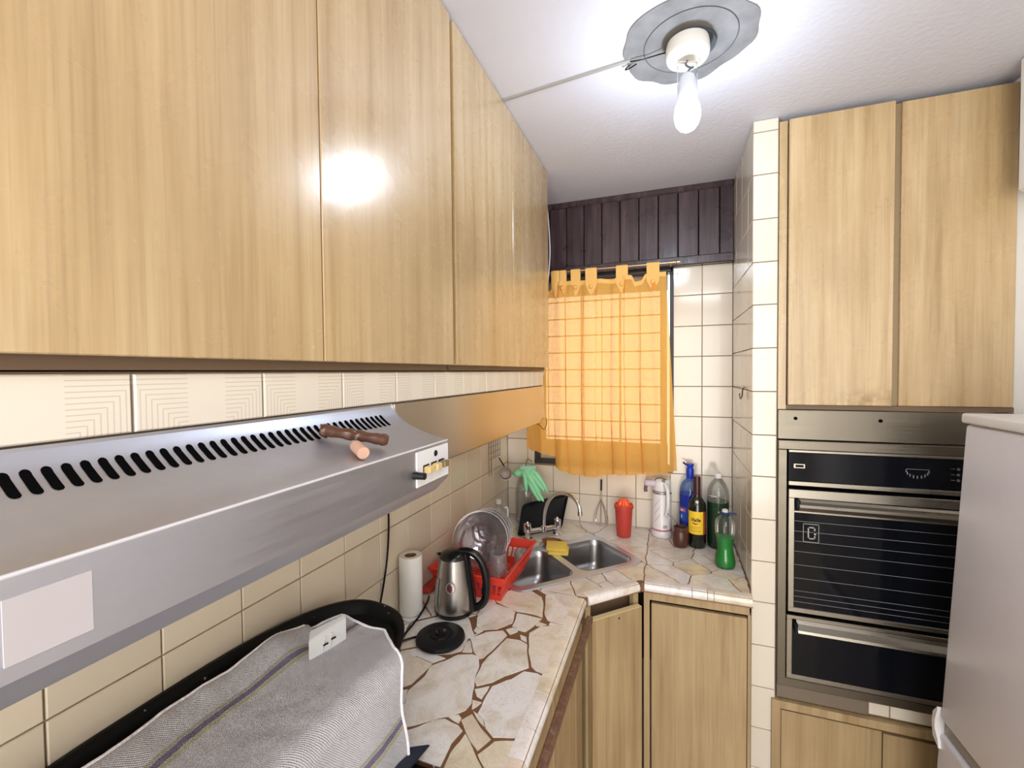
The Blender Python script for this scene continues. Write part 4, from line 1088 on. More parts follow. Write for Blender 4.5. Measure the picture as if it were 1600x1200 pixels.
link('fork', tube([(-.578, 1.43, .938), (-.548, 1.50, .945), (-.535, 1.58, .960)], .0016, 6), M_CHROME, ct_, smooth=True)
link('spoon', tube([(-.552, 1.40, .938), (-.535, 1.50, .944), (-.528, 1.57, .955)], .0016, 6), M_CHROME, ct_, smooth=True)

# ================================================================ BOTTLES AND JARS
def bottle(name, label, cat, x, y, parts, group=None, seg=32):
    t = thing(name, label, cat, (x, y, ZT), group=group)
    for nm, pr, m in parts:
        link(nm, lathe(pr, seg), m, t, world=False, smooth=True)
    return t
# clear bottle with white cap behind the plates
bottle('plastic_bottle', 'clear plastic bottle with white cap behind the glass plates', 'bottle', -.765, 1.93, [
    ('bottle_body', [(0, .001), (.034, .001), (.036, .01), (.036, .08), (.030, .105), (.013, .132), (.012, .142)], M_PET),
    ('cap', [(0, .140), (.0125, .140), (.0125, .160), (0, .161)], M_WHITE)])
bh_ = bmesh.new(); tube([(.030, .006, .12), (.040, .01, .125), (.043, .01, .10), (.040, .01, .075)], .005, 8, bh_, smoothn=2)
lb_ = [o for o in C.objects if o.name.startswith('plastic_bottle')][0]
link('handle', bh_, M_WHITE, lb_, world=False, smooth=True)
# large clear jug in the corner
jug = bottle('glass_bottle', 'large empty clear bottle in the corner with gloves over its neck', 'bottle', -.690, 2.120, [
    ('bottle_body', [(0, .001), (.048, .001), (.052, .008), (.052, .165), (.046, .195), (.030, .235), (.018, .262), (.017, .285), (.0185, .288), (.0155, .288), (.014, .262), (.027, .235), (.043, .195), (.049, .165), (.049, .010), (0, .006)], M_CLEAR)])
# rubber gloves draped over the bottle neck
gv = thing('rubber_gloves', 'pair of mint green rubber gloves draped over the clear bottle', 'gloves', (-0.672, 2.07, 1.186))
M_GLV = mat('mint_rubber', (.27, .70, .38), .42); M_GLVD = mat('pale_mint_cuff', (.50, .78, .60), .45)
cu_ = bmesh.new(); 
lathe([(.036, 1.178), (.041, 1.186), (.040, 1.196), (.034, 1.204), (.024, 1.206), (.021, 1.200), (.024, 1.196), (.032, 1.194), (.034, 1.186)], 28, (-.672, 2.095, -.004), cu_, sx=1.1, sy=.85)
link('cuff', cu_, M_GLVD, gv, smooth=True)
cb = bmesh.new(); bmesh.ops.create_icosphere(cb, subdivisions=3, radius=1)
for v in cb.verts:
    nn = noise.noise(v.co * 2.4) * .28
    v.co = Vector((-0.707, 2.055, 1.168)) + Vector((v.co.x * .030, v.co.y * .020, v.co.z * .018)) * (1 + nn)
link('crumpled_cuff', cb, M_GLV, gv, smooth=True)
def finger(pts, rad, name='finger', m=M_GLV):
    P_ = [Vector(p) for p in pts]; Q = []; RR = []
    for i in range(len(P_) - 1):
        for k in range(4):
            s = k / 4; Q.append(P_[i].lerp(P_[i + 1], s)); RR.append(rad[i] + (rad[i + 1] - rad[i]) * s)
    Q.append(P_[-1]); RR.append(rad[-1] * .8)
    Q.append(P_[-1] + (P_[-1] - P_[-2]).normalized() * rad[-1] * .7); RR.append(rad[-1] * .35)
    bm = tube(Q, .01, 12, rad=RR); link(name, bm, m, gv, smooth=True)
finger([(-0.672, 2.040, 1.181), (-0.662, 2.028, 1.161), (-0.658, 2.024, 1.126), (-0.656, 2.024, 1.091)], [.014, .0135, .0115, .0075], 'thumb')
finger([(-0.662, 2.040, 1.186), (-0.640, 2.028, 1.161), (-0.614, 2.020, 1.126), (-0.586, 2.018, 1.094)], [.018, .018, .0125, .009])
finger([(-0.654, 2.044, 1.186), (-0.627, 2.032, 1.164), (-0.594, 2.022, 1.136), (-0.568, 2.016, 1.106)], [.014, .0135, .0115, .0085])
finger([(-0.644, 2.060, 1.188), (-0.612, 2.050, 1.168), (-0.582, 2.044, 1.134), (-0.556, 2.038, 1.094)], [.015, .0145, .0115, .0080])
finger([(-0.644, 2.028, 1.146), (-0.622, 2.016, 1.108), (-0.600, 2.006, 1.078), (-0.584, 2.000, 1.060)], [.013, .0115, .0098, .0075])
finger([(-0.612, 2.018, 1.116), (-0.592, 2.008, 1.092), (-0.574, 2.000, 1.070), (-0.564, 1.996, 1.060)], [.010, .0105, .0092, .0070])
bs = thing('bottle_stick', 'yellowish stick poking up out of the gloved bottle', 'stick', (-0.687, 2.105, 1.186))
link('stick', tube([(-0.688, 2.110, 1.146), (-0.684, 2.11, 1.221), (-0.672, 2.11, 1.232), (-0.652, 2.11, 1.218)], .0035, 8, smoothn=1), mat('olive_stick', (.28, .22, .07), .5), bs, smooth=True)

# whisk leaning on the back wall, handle up
wk = thing('whisk', 'small wire whisk with dark handle leaning against the tiles', 'whisk', (-.318, 2.16, ZT))
link('handle', tube([(-.318, 2.185, 1.135), (-.318, 2.180, 1.082)], .0045, 10), M_BMATT, wk, smooth=True)
link('grip', tube([(-.318, 2.180, 1.083), (-.318, 2.176, 1.040)], .0042, 10), mat('pale_wood_grip', (.50, .42, .33), .5), wk, smooth=True)
for k in range(4):
    a = PI * k / 4
    c, s = math.cos(a), math.sin(a)
    pts = []
    for j in range(21):
        u = -1 + 2 * j / 20; wv = .036 * math.sin(PI * (1 - abs(u)) * .5 + .0) if False else .036 * math.sin(min(1, (1 - abs(u)) * 1.25) * PI / 2) if abs(u) < 1 else 0
        zz = 1.042 - .130 * (1 - abs(u)) ** .9
        wv = .036 * (math.sin(PI * (1 - abs(u)) ** 1.0 * .62)) * (1 if u > 0 else -1) * (1 if abs(u) > .02 else 0)
        pts.append((-.318 + wv * c, 2.160 + (1.04 - zz) * -.05 + .015 * (zz - .91) / .13 + wv * s * .45, zz))
    link('wire_loop', tube(pts, .0011, 6), M_CHROME, wk, smooth=True)

# red cup with orange juicer
rc = bottle('cup', 'red plastic beaker with an orange citrus juicer on top', 'cup', -.200, 2.075, [
    ('cup_body', [(0, .001), (.031, .001), (.032, .004), (.040, .130), (.0435, .132), (.0435, .146), (.041, .147), (.039, .135), (.030, .006), (0, .006)], M_REDC)])
jb = bmesh.new(); rows = []
for j in range(11):
    v = j / 10; row = []
    for i in range(64):
        a = 2 * PI * i / 64; r = (.027 * math.cos(v * PI / 2) ** .8 + .001) * (1 + .14 * math.cos(a * 8) * (1 - v * .6)); row.append(jb.verts.new((r * math.cos(a), r * math.sin(a), .138 + .038 * math.sin(v * PI / 2))))
    rows.append(row)
for a, b in zip(rows, rows[1:]):
    for i in range(64): jb.faces.new((a[i], a[(i + 1) % 64], b[(i + 1) % 64], b[i]))
jb.faces.new(rows[-1]); jc = link('juicer_cone', jb, M_ORANGE, rc, world=False, smooth=True)
link('juicer_tray', lathe([(0, .137), (.040, .137), (.0415, .150), (.039, .150), (.038, .140), (0, .140)], 40), M_ORANGE, rc, world=False, smooth=True)

# pump thermos
th = bottle('thermos', 'white pump thermos with pink band and grey flower print', 'thermos', -.035, 2.137, [
    ('flask_body', [(0, .001), (.044, .001), (.046, .010), (.0455, .020), (.043, .028), (.0425, .200), (.0425, .200), (0, .200)], mat('ivory_white_enamel', (.84, .81, .82), .25)),
    ('pink_band', [(.0432, .031), (.0438, .033), (.0438, .036), (.0432, .038)], mat('pink_stripe', (.55, .14, .22), .4)),
    ('shoulder', [(.0432, .1995), (.0440, .202), (.0440, .207), (.040, .210), (.036, .212), (.0345, .216)], mat('silver_ring', (.6, .6, .62), .25, .8)),
    ('pump_head', [(0, .214), (.038, .214), (.040, .222), (.0405, .252), (.037, .262), (.030, .268), (0, .270)], M_WHITE)])
link('spout', Box((-.075, -.040, .232), (-.02, -.002, .262), .010, 3), mat('worn_lilac_plastic', (.62, .56, .66), .4), th, world=False, smooth=True)
link('spout_nozzle', tube([(-.066, -.030, .240), (-.070, -.032, .222), (-.068, -.030, .208)], .008, 12), mat('stained_spout', (.16, .10, .10), .5), th, world=False, smooth=True)
link('handle', tube([(.014, -.040, .248), (.026, -.060, .235), (.030, -.066, .190), (.026, -.062, .130), (.018, -.046, .105)], .0085, 12, smoothn=2), M_WHITE, th, world=False, smooth=True)
link('bail', tube([(-.030, -.026, .256), (-.024, -.034, .272), (.0, -.040, .277), (.022, -.034, .268)], .0018, 6, smoothn=2), M_BMATT, th, world=False, smooth=True)
link('pump_button', Box((.002, -.040, .256), (.016, -.030, .268), .002), mat('grey_button', (.2, .2, .2), .4), th, world=False)
fl = bmesh.new()
for k in range(9):
    a0 = R(-128 + (k % 3) * 10); r = .0431
    pts = [(r * math.cos(a0 + .10 * u), r * math.sin(a0 + .10 * u), .070 + .012 * k + .016 * math.sin(u)) for u in [i * .35 for i in range(6)]]
    tube(pts, .0007, 4, fl)
link('flower_print', fl, mat('grey_print_flower', (.35, .33, .38), .5), th, world=False)
a0 = R(-68); rr = .0427
bm = bmesh.new(); vs_ = []
for i in range(7):
    a = a0 - .22 + .44 * i / 6; vs_.append([bm.verts.new((rr * 1.006 * math.cos(a), rr * 1.006 * math.sin(a), z)) for z in (.046, .060)])
for a, b in zip(vs_, vs_[1:]): bm.faces.new((a[0], b[0], b[1], a[1]))
link('rating_label', bm, mat('grey_sticker', (.45, .42, .42), .5), th, world=False)

# mate gourd with metal straw
mg = bottle('mate_gourd', 'dark brown wooden mate cup with a metal straw', 'cup', .045, 2.030, [
    ('gourd_body', [(0, .001), (.026, .001), (.030, .006), (.0345, .030), (.0335, .056), (.029, .066), (.0285, .070), (.0305, .074), (.0300, .084), (.0265, .086), (.0225, .084), (.0220, .074), (0, .072)], mat('dark_brown_wood', (.085, .030, .022), .32))])
link('straw', tube([(.004, .004, .074), (-.022, .0, .106), (-.056, -.002, .138)], .0022, 8, smoothn=1), M_CHROME, mg, world=False, smooth=True)
link('yerba', lathe([(0, .076), (.0215, .076), (.0215, .074)], 20), mat('dark_green_leaves', (.05, .04, .015), .9), mg, world=False)

# wine bottle
WR = .0365
wn = bottle('wine_bottle', 'dark wine bottle with a yellow label and maroon capsule', 'bottle', .112, 2.052, [
    ('bottle_body', [(0, .001), (WR - .003, .001), (WR, .006), (WR, .175), (WR - .003, .192), (.024, .208), (.0155, .220), (.0140, .232), (.0138, .262)], mat('black_green_glass', (.006, .010, .006), .06, Coat_Weight=.5)),
    ('capsule', [(.0148, .226), (.0150, .300), (.0130, .306), (0, .306)], mat('maroon_capsule', (.055, .012, .014), .35))])
def wrap_patch(r, a0, a1, z0, z1, n_=16):
    bm = bmesh.new(); vs_ = []
    for i in range(n_ + 1):
        a = a0 + (a1 - a0) * i / n_; vs_.append([bm.verts.new((r * math.cos(a), r * math.sin(a), z)) for z in (z0, z1)])
    for a, b in zip(vs_, vs_[1:]): bm.faces.new((a[0], b[0], b[1], a[1]))
    return bm
aw = math.atan2(-2.052, -.112)      # faces the viewer's side of the room
lab = link('label', wrap_patch(WR + .0004, aw - 1.15, aw + .72, .062, .160), M_YELLOW, wn, world=False, smooth=True)
link('label_side', wrap_patch(WR + .0004, aw + .72, aw + 1.15, .062, .160), mat('red_brown_label', (.35, .07, .02), .5), wn, world=False, smooth=True)
def text_wrap(body, size, r, ac, zc, m, name, parent, shear=0, bold=0):
    cv = bpy.data.curves.new(name, 'FONT'); cv.body = body; cv.size = size; cv.align_x = 'CENTER'; cv.align_y = 'CENTER'; cv.shear = shear; cv.offset = bold
    to = bpy.data.objects.new(name, cv); C.objects.link(to)
    dg = bpy.context.evaluated_depsgraph_get(); me = bpy.data.meshes.new_from_object(to.evaluated_get(dg)); bpy.data.objects.remove(to)
    me.name = name
    for v in me.vertices:
        a = ac + v.co.x / r; v.co = Vector((r * math.cos(a), r * math.sin(a), zc + v.co.y))
    me.materials.clear(); me.materials.append(m)
    o = bpy.data.objects.new(name, me); C.objects.link(o); o.parent = parent; return o
text_wrap('Valle', .021, WR + .0012, aw - .18, .124, M_INK, 'label_lettering', wn, .3, .0006)
text_wrap('Negro', .009, WR + .0012, aw - .18, .109, mat('red_ink', (.35, .03, .02), .5), 'label_lettering', wn, 0, .0005)
for k, z in enumerate((.093, .086, .076)): link('label_line', wrap_patch(WR + .001, aw - .75, aw + (.30, .12, .38)[k], z, z + .0012), M_INK, wn, world=False)
bm = bmesh.new(); bmesh.ops.create_uvsphere(bm, u_segments=14, v_segments=8, radius=.0075, matrix=Matrix.Translation((.029 * math.cos(aw), .029 * math.sin(aw), .200)) @ Matrix.Diagonal((1, .6, 1, 1)))
link('neck_seal', bm, mat('silver_seal', (.7, .7, .68), .3), wn, world=False, smooth=True)

# blue detergent bottle with trigger cap
bl = bottle('detergent_bottle', 'tall bottle of blue liquid with blue flip cap behind the wine', 'bottle', .088, 2.148, [
    ('bottle_body', [(0, .001), (.043, .001), (.046, .010), (.046, .200), (.043, .230), (.034, .255), (.018, .270), (.014, .275), (.014, .285)], M_PETB),
    ('liquid', [(0, .004), (.0435, .004), (.0445, .012), (.0445, .198), (.0440, .202), (0, .202)], M_LIQB),
    ('cap', [(.0155, .272), (.0165, .276), (.0165, .312), (.0145, .318), (.0120, .324), (.0160, .330), (.0160, .340), (0, .341)], mat('royal_blue_plastic', (.01, .05, .55), .3))])
link('spout_tip', tube([(0, 0, .334), (-.020, -.006, .337), (-.030, -.009, .345)], .004, 8), mat('dark_blue_plastic', (.01, .02, .18), .3), bl, world=False, smooth=True)
ab = math.atan2(-2.148, -.088)
link('label', wrap_patch(.0463, ab - 1.3, ab - .1, .085, .150), mat('blue_label', (.02, .07, .42), .4), bl, world=False, smooth=True)
for z, hgt in ((.138, .004), (.127, .011)): link('label_band', wrap_patch(.0466, ab - 1.15, ab - .45, z, z + hgt), mat('pink_red_band', (.75, .12, .16), .5), bl, world=False)
link('label_mark', wrap_patch(.0467, ab - 1.0, ab - .75, .128, .136), M_WHITE, bl, world=False)
link('label_mark', wrap_patch(.0466, ab - .95, ab - .80, .096, .112), mat('pale_blue_mark', (.55, .65, .85), .5), bl, world=False)

# big green bottle
def ribs(r, z0, z1, n_, am=.0008): 
    out = []
    for k in range(n_ * 4 + 1): out.append((r + am * math.sin(PI * k / 2), z0 + (z1 - z0) * k / (n_ * 4)))
    return out
gb = bottle('detergent_bottle', 'large clear bottle two thirds full of dark green liquid, white cap', 'bottle', .197, 2.075, [
    ('bottle_body', [(0, .001), (.040, .001), (.0440, .012)] + ribs(.0435, .02, .170, 9) + [(.0445, .19), (.0445, .225), (.041, .250), (.030, .278), (.016, .296), (.0135, .302)], M_PET),
    ('liquid', [(0, .004), (.039, .004), (.0425, .014), (.0425, .195), (.0425, .199), (0, .199)], M_LIQG),
    ('cap', [(0, .299), (.0145, .299), (.0150, .303), (.0150, .317), (.0135, .319), (0, .319)], M_WHITE)])
ag = math.atan2(-2.05, -.2)
link('embossed_mark', wrap_patch(.0449, ag - .9, ag - .1, .226, .229), M_PAPER, gb, world=False)
# small green soap bottle
sb = bottle('soap_bottle', 'small waisted bottle of bright green soap at the front, navy cap', 'bottle', .203, 1.872, [
    ('bottle_body', [(0, .001), (.034, .001), (.0375, .008), (.0375, .028), (.034, .048), (.0290, .070), (.0285, .085), (.031, .105), (.0355, .128), (.0370, .150), (.0360, .164), (.0365, .168), (.034, .182), (.022, .196), (.0135, .202)], M_PET),
    ('liquid', [(0, .004), (.032, .004), (.0358, .010), (.0358, .028), (.0325, .048), (.0275, .070), (.0270, .085), (.0295, .105), (.0320, .116), (0, .116)], M_LIQG2),
    ('collar', [(.0140, .198), (.0155, .200), (.0155, .212), (.0130, .214), (0, .214)], mat('navy_cap', (.015, .035, .12), .35)),
    ('cap_top', [(0, .213), (.0120, .213), (.0110, .222), (.006, .225), (0, .2255)], mat('pale_cap', (.65, .70, .78), .4))])
link('flip_lid', Box((.012, -.008, .204), (.040, .010, .211), .002), mat('navy_lid', (.015, .035, .12), .35), sb, world=False)

# ================================================================ KETTLE, BASE, PAPER ROLL
kt = thing('electric_kettle', 'brushed steel electric kettle with black handle and lid', 'kettle', (-.650, 1.248, ZT))
link('foot', lathe([(0, .001), (.062, .001), (.064, .005), (.064, .014), (0, .014)], 40), M_BPLAST, kt, world=False, smooth=True)
body = lathe([(.0630, .0145), (.0645, .020), (.0640, .050), (.0600, .090), (.0540, .130), (.0480, .165), (.0455, .182), (.0450, .186), (.0430, .186)], 56)
for v in body.verts:      # pull a pouring lip towards -x
    if v.co.z > .140:
        a = math.atan2(v.co.y, v.co.x); k = math.exp(-((abs(abs(a) - PI)) / .30) ** 2) * min(1, (v.co.z - .14) / .045); v.co.x -= .018 * k; v.co.z += .003 * k
link('steel_body', body, M_KETTLE, kt, world=False, smooth=True)
link('lid', lathe([(.046, .184), (.0445, .190), (.038, .200), (.024, .207), (0, .209)], 40), M_BPLAST, kt, world=False, smooth=True)
ah = R(8)
def hp(r, z): return (r * math.cos(ah), r * math.sin(ah), z)
hb_ = bmesh.new()
prf = [(.020, .204), (.046, .207), (.074, .197), (.094, .170), (.105, .130), (.108, .085), (.102, .045), (.086, .024), (.060, .014)]
P2 = [Vector(hp(r, z)) for r, z in prf]
tube(P2, .0125, 14, hb_, smoothn=2)
bmesh.ops.scale(hb_, vec=(1, 1.0, 1), verts=hb_.verts)
link('handle', hb_, M_BPLAST, kt, world=False, smooth=True)
hs = bmesh.new()    # black spine between body and handle
for j in range(1): pass
rows = []
for z in (.012, .04, .08, .12, .16, .188, .200):
    rb = {.012: .064, .04: .0645, .08: .0610, .12: .0555, .16: .0490, .188: .0452, .200: .040}[z] + .0015; row = []
    for i in range(9):
        a = ah - .42 + .84 * i / 8; row.append(hs.verts.new(((rb + .006 * math.cos((i - 4) / 4 * PI / 2)) * math.cos(a), (rb + .006 * math.cos((i - 4) / 4 * PI / 2)) * math.sin(a), z)))
    rows.append(row)
for a, b in zip(rows, rows[1:]):
    for i in range(8): hs.faces.new((a[i], a[i + 1], b[i + 1], b[i]))
link('handle_mount', hs, M_BPLAST, kt, world=False, smooth=True)
ak = math.atan2(-1.248, .650) - .16
def rk_(z):
    K = [(.0145, .0630), (.020, .0645), (.050, .0640), (.090, .0600), (.130, .0540), (.165, .0480), (.182, .0455)]
    for (a, b), (c, d) in zip(K, K[1:]):
        if z <= c: return b + (d - b) * (z - a) / (c - a) + .0003
    return .0455
def kpatch(a0, a1, z0, z1, n_=10, ell=False, off=.0008):
    bm = bmesh.new()
    if ell:
        ac, zc, ra, rz = (a0 + a1) / 2, (z0 + z1) / 2, (a1 - a0) / 2, (z1 - z0) / 2
        vs_ = [bm.verts.new(((rk_(zc) + off + .0016) * math.cos(ac), (rk_(zc) + off + .0016) * math.sin(ac), zc))]; ring = []
        for i in range(24):
            t2 = 2 * PI * i / 24; a = ac + ra * math.cos(t2); z = zc + rz * math.sin(t2); ring.append(bm.verts.new(((rk_(z) + off + .0012) * math.cos(a), (rk_(z) + off + .0012) * math.sin(a), z)))
        for i in range(24): bm.faces.new((vs_[0], ring[i], ring[(i + 1) % 24]))
        return bm
    rows = []
    for j in range(6):
        z = z0 + (z1 - z0) * j / 5; rows.append([bm.verts.new(((rk_(z) + off + .001) * math.cos(a0 + (a1 - a0) * i / n_), (rk_(z) + off + .001) * math.sin(a0 + (a1 - a0) * i / n_), z)) for i in range(n_ + 1)])
    for a, b in zip(rows, rows[1:]):
        for i in range(n_): bm.faces.new((a[i], a[i + 1], b[i + 1], b[i]))
    return bm
link('emblem_ring', kpatch(ak - .30, ak + .22, .088, .124, ell=True), mat('grey_rose_print', (.33, .24, .24), .4), kt, world=False)
link('emblem_field', kpatch(ak - .25, ak + .17, .091, .121, ell=True, off=.0012), M_KETTLE, kt, world=False)
link('emblem_centre', kpatch(ak - .15, ak + .06, .093, .115, ell=True, off=.0018), mat('dark_red_print', (.10, .015, .02), .4), kt, world=False)
link('water_gauge', kpatch(ak - 1.12, ak - .80, .035, .125), mat('grey_gauge', (.30, .31, .30), .25), kt, world=False, smooth=True)
for ch in kt.children: ch.scale.z = .95
kb = thing('kettle_stand', 'round black kettle stand with its own cord on the stone worktop', 'kettle stand', (-.616, 1.094, ZT))
link('base_disc', lathe([(0, .001), (.066, .001), (.070, .006), (.068, .014), (.060, .018), (.036, .019), (.034, .0165), (.030, .0165), (.028, .020), (.0, .020)], 48), M_BMATT, kb, world=False, smooth=True)
link('connector', lathe([(.016, .019), (.015, .026), (.008, .028), (.007, .036), (0, .037)], 28), M_BPLAST, kb, world=False, smooth=True)
link('cable', tube([(-.682, 1.078, .913), (-.700, 1.060, .913), (-.718, 1.035, .9125), (-.722, 1.06, .9125), (-.728, 1.12, .9125), (-.735, 1.18, .9125), (-.752, 1.25, .9125), (-.768, 1.29, .9125)], .0033, 8, smoothn=2), M_BPLAST, kb, smooth=True)
link('cable_tie', Box((-.726, 1.030, .9085), (-.712, 1.044, .918), .002), M_WHITE, kb)
pr_ = thing('paper_roll', 'standing roll of white kitchen paper by the wall', 'paper roll', (-.778, 1.196, ZT))
link('paper', lathe([(.0195, .001), (.0355, .001), (.0365, .003), (.0365, .182), (.0350, .184), (.0195, .184), (.0195, .001)], 40), M_PAPER, pr_, world=False, smooth=True)
link('core', lathe([(.0190, .001), (.0192, .1825), (.0175, .1825), (.0172, .001)], 28), M_CARD, pr_, world=False, smooth=True)

# ================================================================ WALL-HUNG THINGS
wr = thing('wire_grid', 'small wire grid hanging on the tiles in the corner', 'rack', (-.80, 2.0, 1.2))
g = bmesh.new()
for k in range(6): y = 1.915 + .029 * k; tube([(-.806, y, 1.175 if k < 2 else 1.25), (-.806, y, 1.385)], .0014, 6, g)
for k in range(5): z = 1.255 + .029 * k; tube([(-.8045, 1.915, z), (-.8045, 2.06, z)], .0012, 6, g)
link('grid', g, mat('rusty_wire', (.16, .11, .09), .5, .5), wr)
sn = thing('strainer', 'small round metal strainer cup hung below the wire grid', 'strainer', (-.77, 2.0, 1.17))
bm = lathe([(0, 0), (.022, .0), (.030, .012), (.032, .030), (.034, .031), (.034, .034), (.029, .033), (.027, .014), (.0, .004)], 28)
bmesh.ops.rotate(bm, verts=bm.verts, cent=(0, 0, 0), matrix=Vector((0, 0, 1)).rotation_difference(Vector((.35, -.93, .05)).normalized()).to_matrix())
bmesh.ops.translate(bm, verts=bm.verts, vec=(-.772, 2.045, 1.170)); link('cup', bm, mat('dull_grey_metal', (.32, .27, .22), .5, .4), sn, smooth=True)
link('handle', tube([(-.775, 2.04, 1.200), (-.790, 2.035, 1.225), (-.800, 2.03, 1.245)], .003, 8, smoothn=1), M_BMATT, sn, smooth=True)
hk = thing('wall_hook', 'small dark metal hook on the side of the tiled pier', 'hook', (.262, 1.86, 1.58))
link('hook', tube([(.265, 1.850, 1.605), (.258, 1.850, 1.598), (.258, 1.852, 1.575), (.255, 1.862, 1.562), (.254, 1.878, 1.560), (.254, 1.892, 1.570), (.254, 1.895, 1.580)], .0022, 8, smoothn=2), mat('dark_iron', (.09, .07, .06), .5, .6), hk, smooth=True)

# ================================================================ FRIDGE
fx, fy0, fy1 = .694, .86, 1.500
def lean(bm):
    for v in bm.verts: v.co.x += .030 * (v.co.z - .70) / .85; v.co.y -= .030 * (v.co.z - .70) / .85
    return bm
fg = thing('fridge', 'white fridge freezer standing in front of the oven at the right edge', 'fridge', (1.0, 1.2, 0))
link('cabinet', lean(Box((fx + .050, fy0 + .005, .012), (1.32, fy1 - .005, 1.535), .006, 2)), M_FRIDGE, fg, smooth=True)
link('fridge_door', lean(Box((fx, fy0, .715), (fx + .046, fy1, 1.525), .010, 3)), M_FRIDGE, fg, smooth=True)
link('freezer_door', lean(Box((fx, fy0, .05), (fx + .046, fy1, .675), .010, 3)), M_FRIDGE, fg, smooth=True)
link('door_gasket', lean(Box((fx + .012, fy0 + .006, .676), (fx + .046, fy1 - .006, .714))), mat('grey_gasket', (.30, .29, .27), .5), fg)
link('top_panel', lean(Box((fx - .008, fy0 - .003, 1.527), (1.325, fy1 + .004, 1.553), .006, 3)), M_WHITE, fg, smooth=True)
hh = extr([(fy1 + .002, .745), (fy1 + .020, .720), (fy1 + .022, .690), (fy1 + .012, .655), (fy1 - .018, .640), (fy1 - .012, .660), (fy1 + .006, .680), (fy1 + .008, .705), (fy1 + .001, .735)], 'x', fx - .006, fx + .030)
link('handle', lean(hh), M_WHITE, fg, smooth=True)
for x in (.74, 1.28):
    for y in (.90, 1.45): link('foot', Box((x - .02 - .02, y, 0), (x - .005, y + .03, .014)), M_BMATT, fg)

# ================================================================ PAN, CLOTH, WHITE BOX
pn = thing('roasting_pan', 'big black speckled oval pan on the cooker under the cloth', 'pan', (-.655, .50, .931))
def oval(a, b, n_=80, e=2.5, cx=-.658, cy=.472):
    out = []
    for k in range(n_):
        t2 = 2 * PI * k / n_; c, s = math.cos(t2), math.sin(t2)
        out.append((cx + a * math.copysign(abs(c) ** (2 / e), c), cy + b * math.copysign(abs(s) ** (2 / e), s)))
    return out
bm = bmesh.new(); L = []
for a, b, z in ((.110, .36, .931), (.128, .385, .935), (.146, .405, 1.00), (.150, .410, 1.082), (.157, .417, 1.090), (.157, .417, 1.096), (.150, .410, 1.097), (.143, .402, 1.091), (.135, .394, 1.072), (.120, .378, 1.068)):
    L.append([bm.verts.new((p[0], p[1], z - (.008 if z > 1.05 else 0) + (.040 * (-.5 - p[0]) / .3 if z > 1.05 else 0))) for p in oval(a, b)])
for a, b in zip(L, L[1:]):
    for i in range(80): bm.faces.new((a[i], a[(i + 1) % 80], b[(i + 1) % 80], b[i]))
bm.faces.new(L[0][::-1]); bm.faces.new(L[-1])
link('pan_body', bm, M_ENAM, pn, smooth=True)

# tea towel: parameters u (along the hob, -y .. +y) and v (from the wall side over the edge and down)
M_TWL = mat('white_waffle_cloth', (.74, .72, .76), .9); n = N(M_TWL)
uv = n.n('ShaderNodeUVMap'); sp = n.n('ShaderNodeSeparateXYZ'); n.l(uv.outputs[0], sp.inputs[0])
V_ = sp.outputs['Y']; U_ = sp.outputs['X']
def band_(c, w_, soft=.0015):
    d = n.math('ABSOLUTE', n.math('SUBTRACT', V_, c)); return n.math('LESS_THAN', d, w_)
base = n.mix(n.ramp(n.noise(n.coord(), 34, 5, .7), [(.58, (0, 0, 0)), (.78, (.55, .55, .55))]), (.86, .84, .89), (.40, .37, .32))
c_ = base
for cc in (.074, .425):
    c_ = n.mix(n.math('MULTIPLY', band_(cc + .0125, .0045), .8), c_, (.62, .62, .28)); c_ = n.mix(n.math('MULTIPLY', band_(cc - .0115, .0035), .8), c_, (.50, .50, .32))
    c_ = n.mix(n.math('MULTIPLY', band_(cc, .0068), .88), c_, (.17, .09, .26))
n.col(c_)
wv_ = n.math('MULTIPLY', n.math('SINE', n.math('MULTIPLY', U_, 1500.0)), n.math('SINE', n.math('MULTIPLY', V_, 1500.0)))
rib = n.math('ADD', wv_, n.math('MULTIPLY', n.noise(n.coord(), 90, 3), 1.5))
n.bump(rib, .9, .003)
n.b.inputs['Sheen Weight'].default_value = .3
tw = thing('tea_towel', 'white waffle tea towel with purple and yellow stripes over the pan', 'towel', (-.62, .48, 1.1))
bm = bmesh.new(); uvl = bm.loops.layers.uv.new('UVMap'); NU, NV = 90, 90; rows = []
ZTOP = 1.121
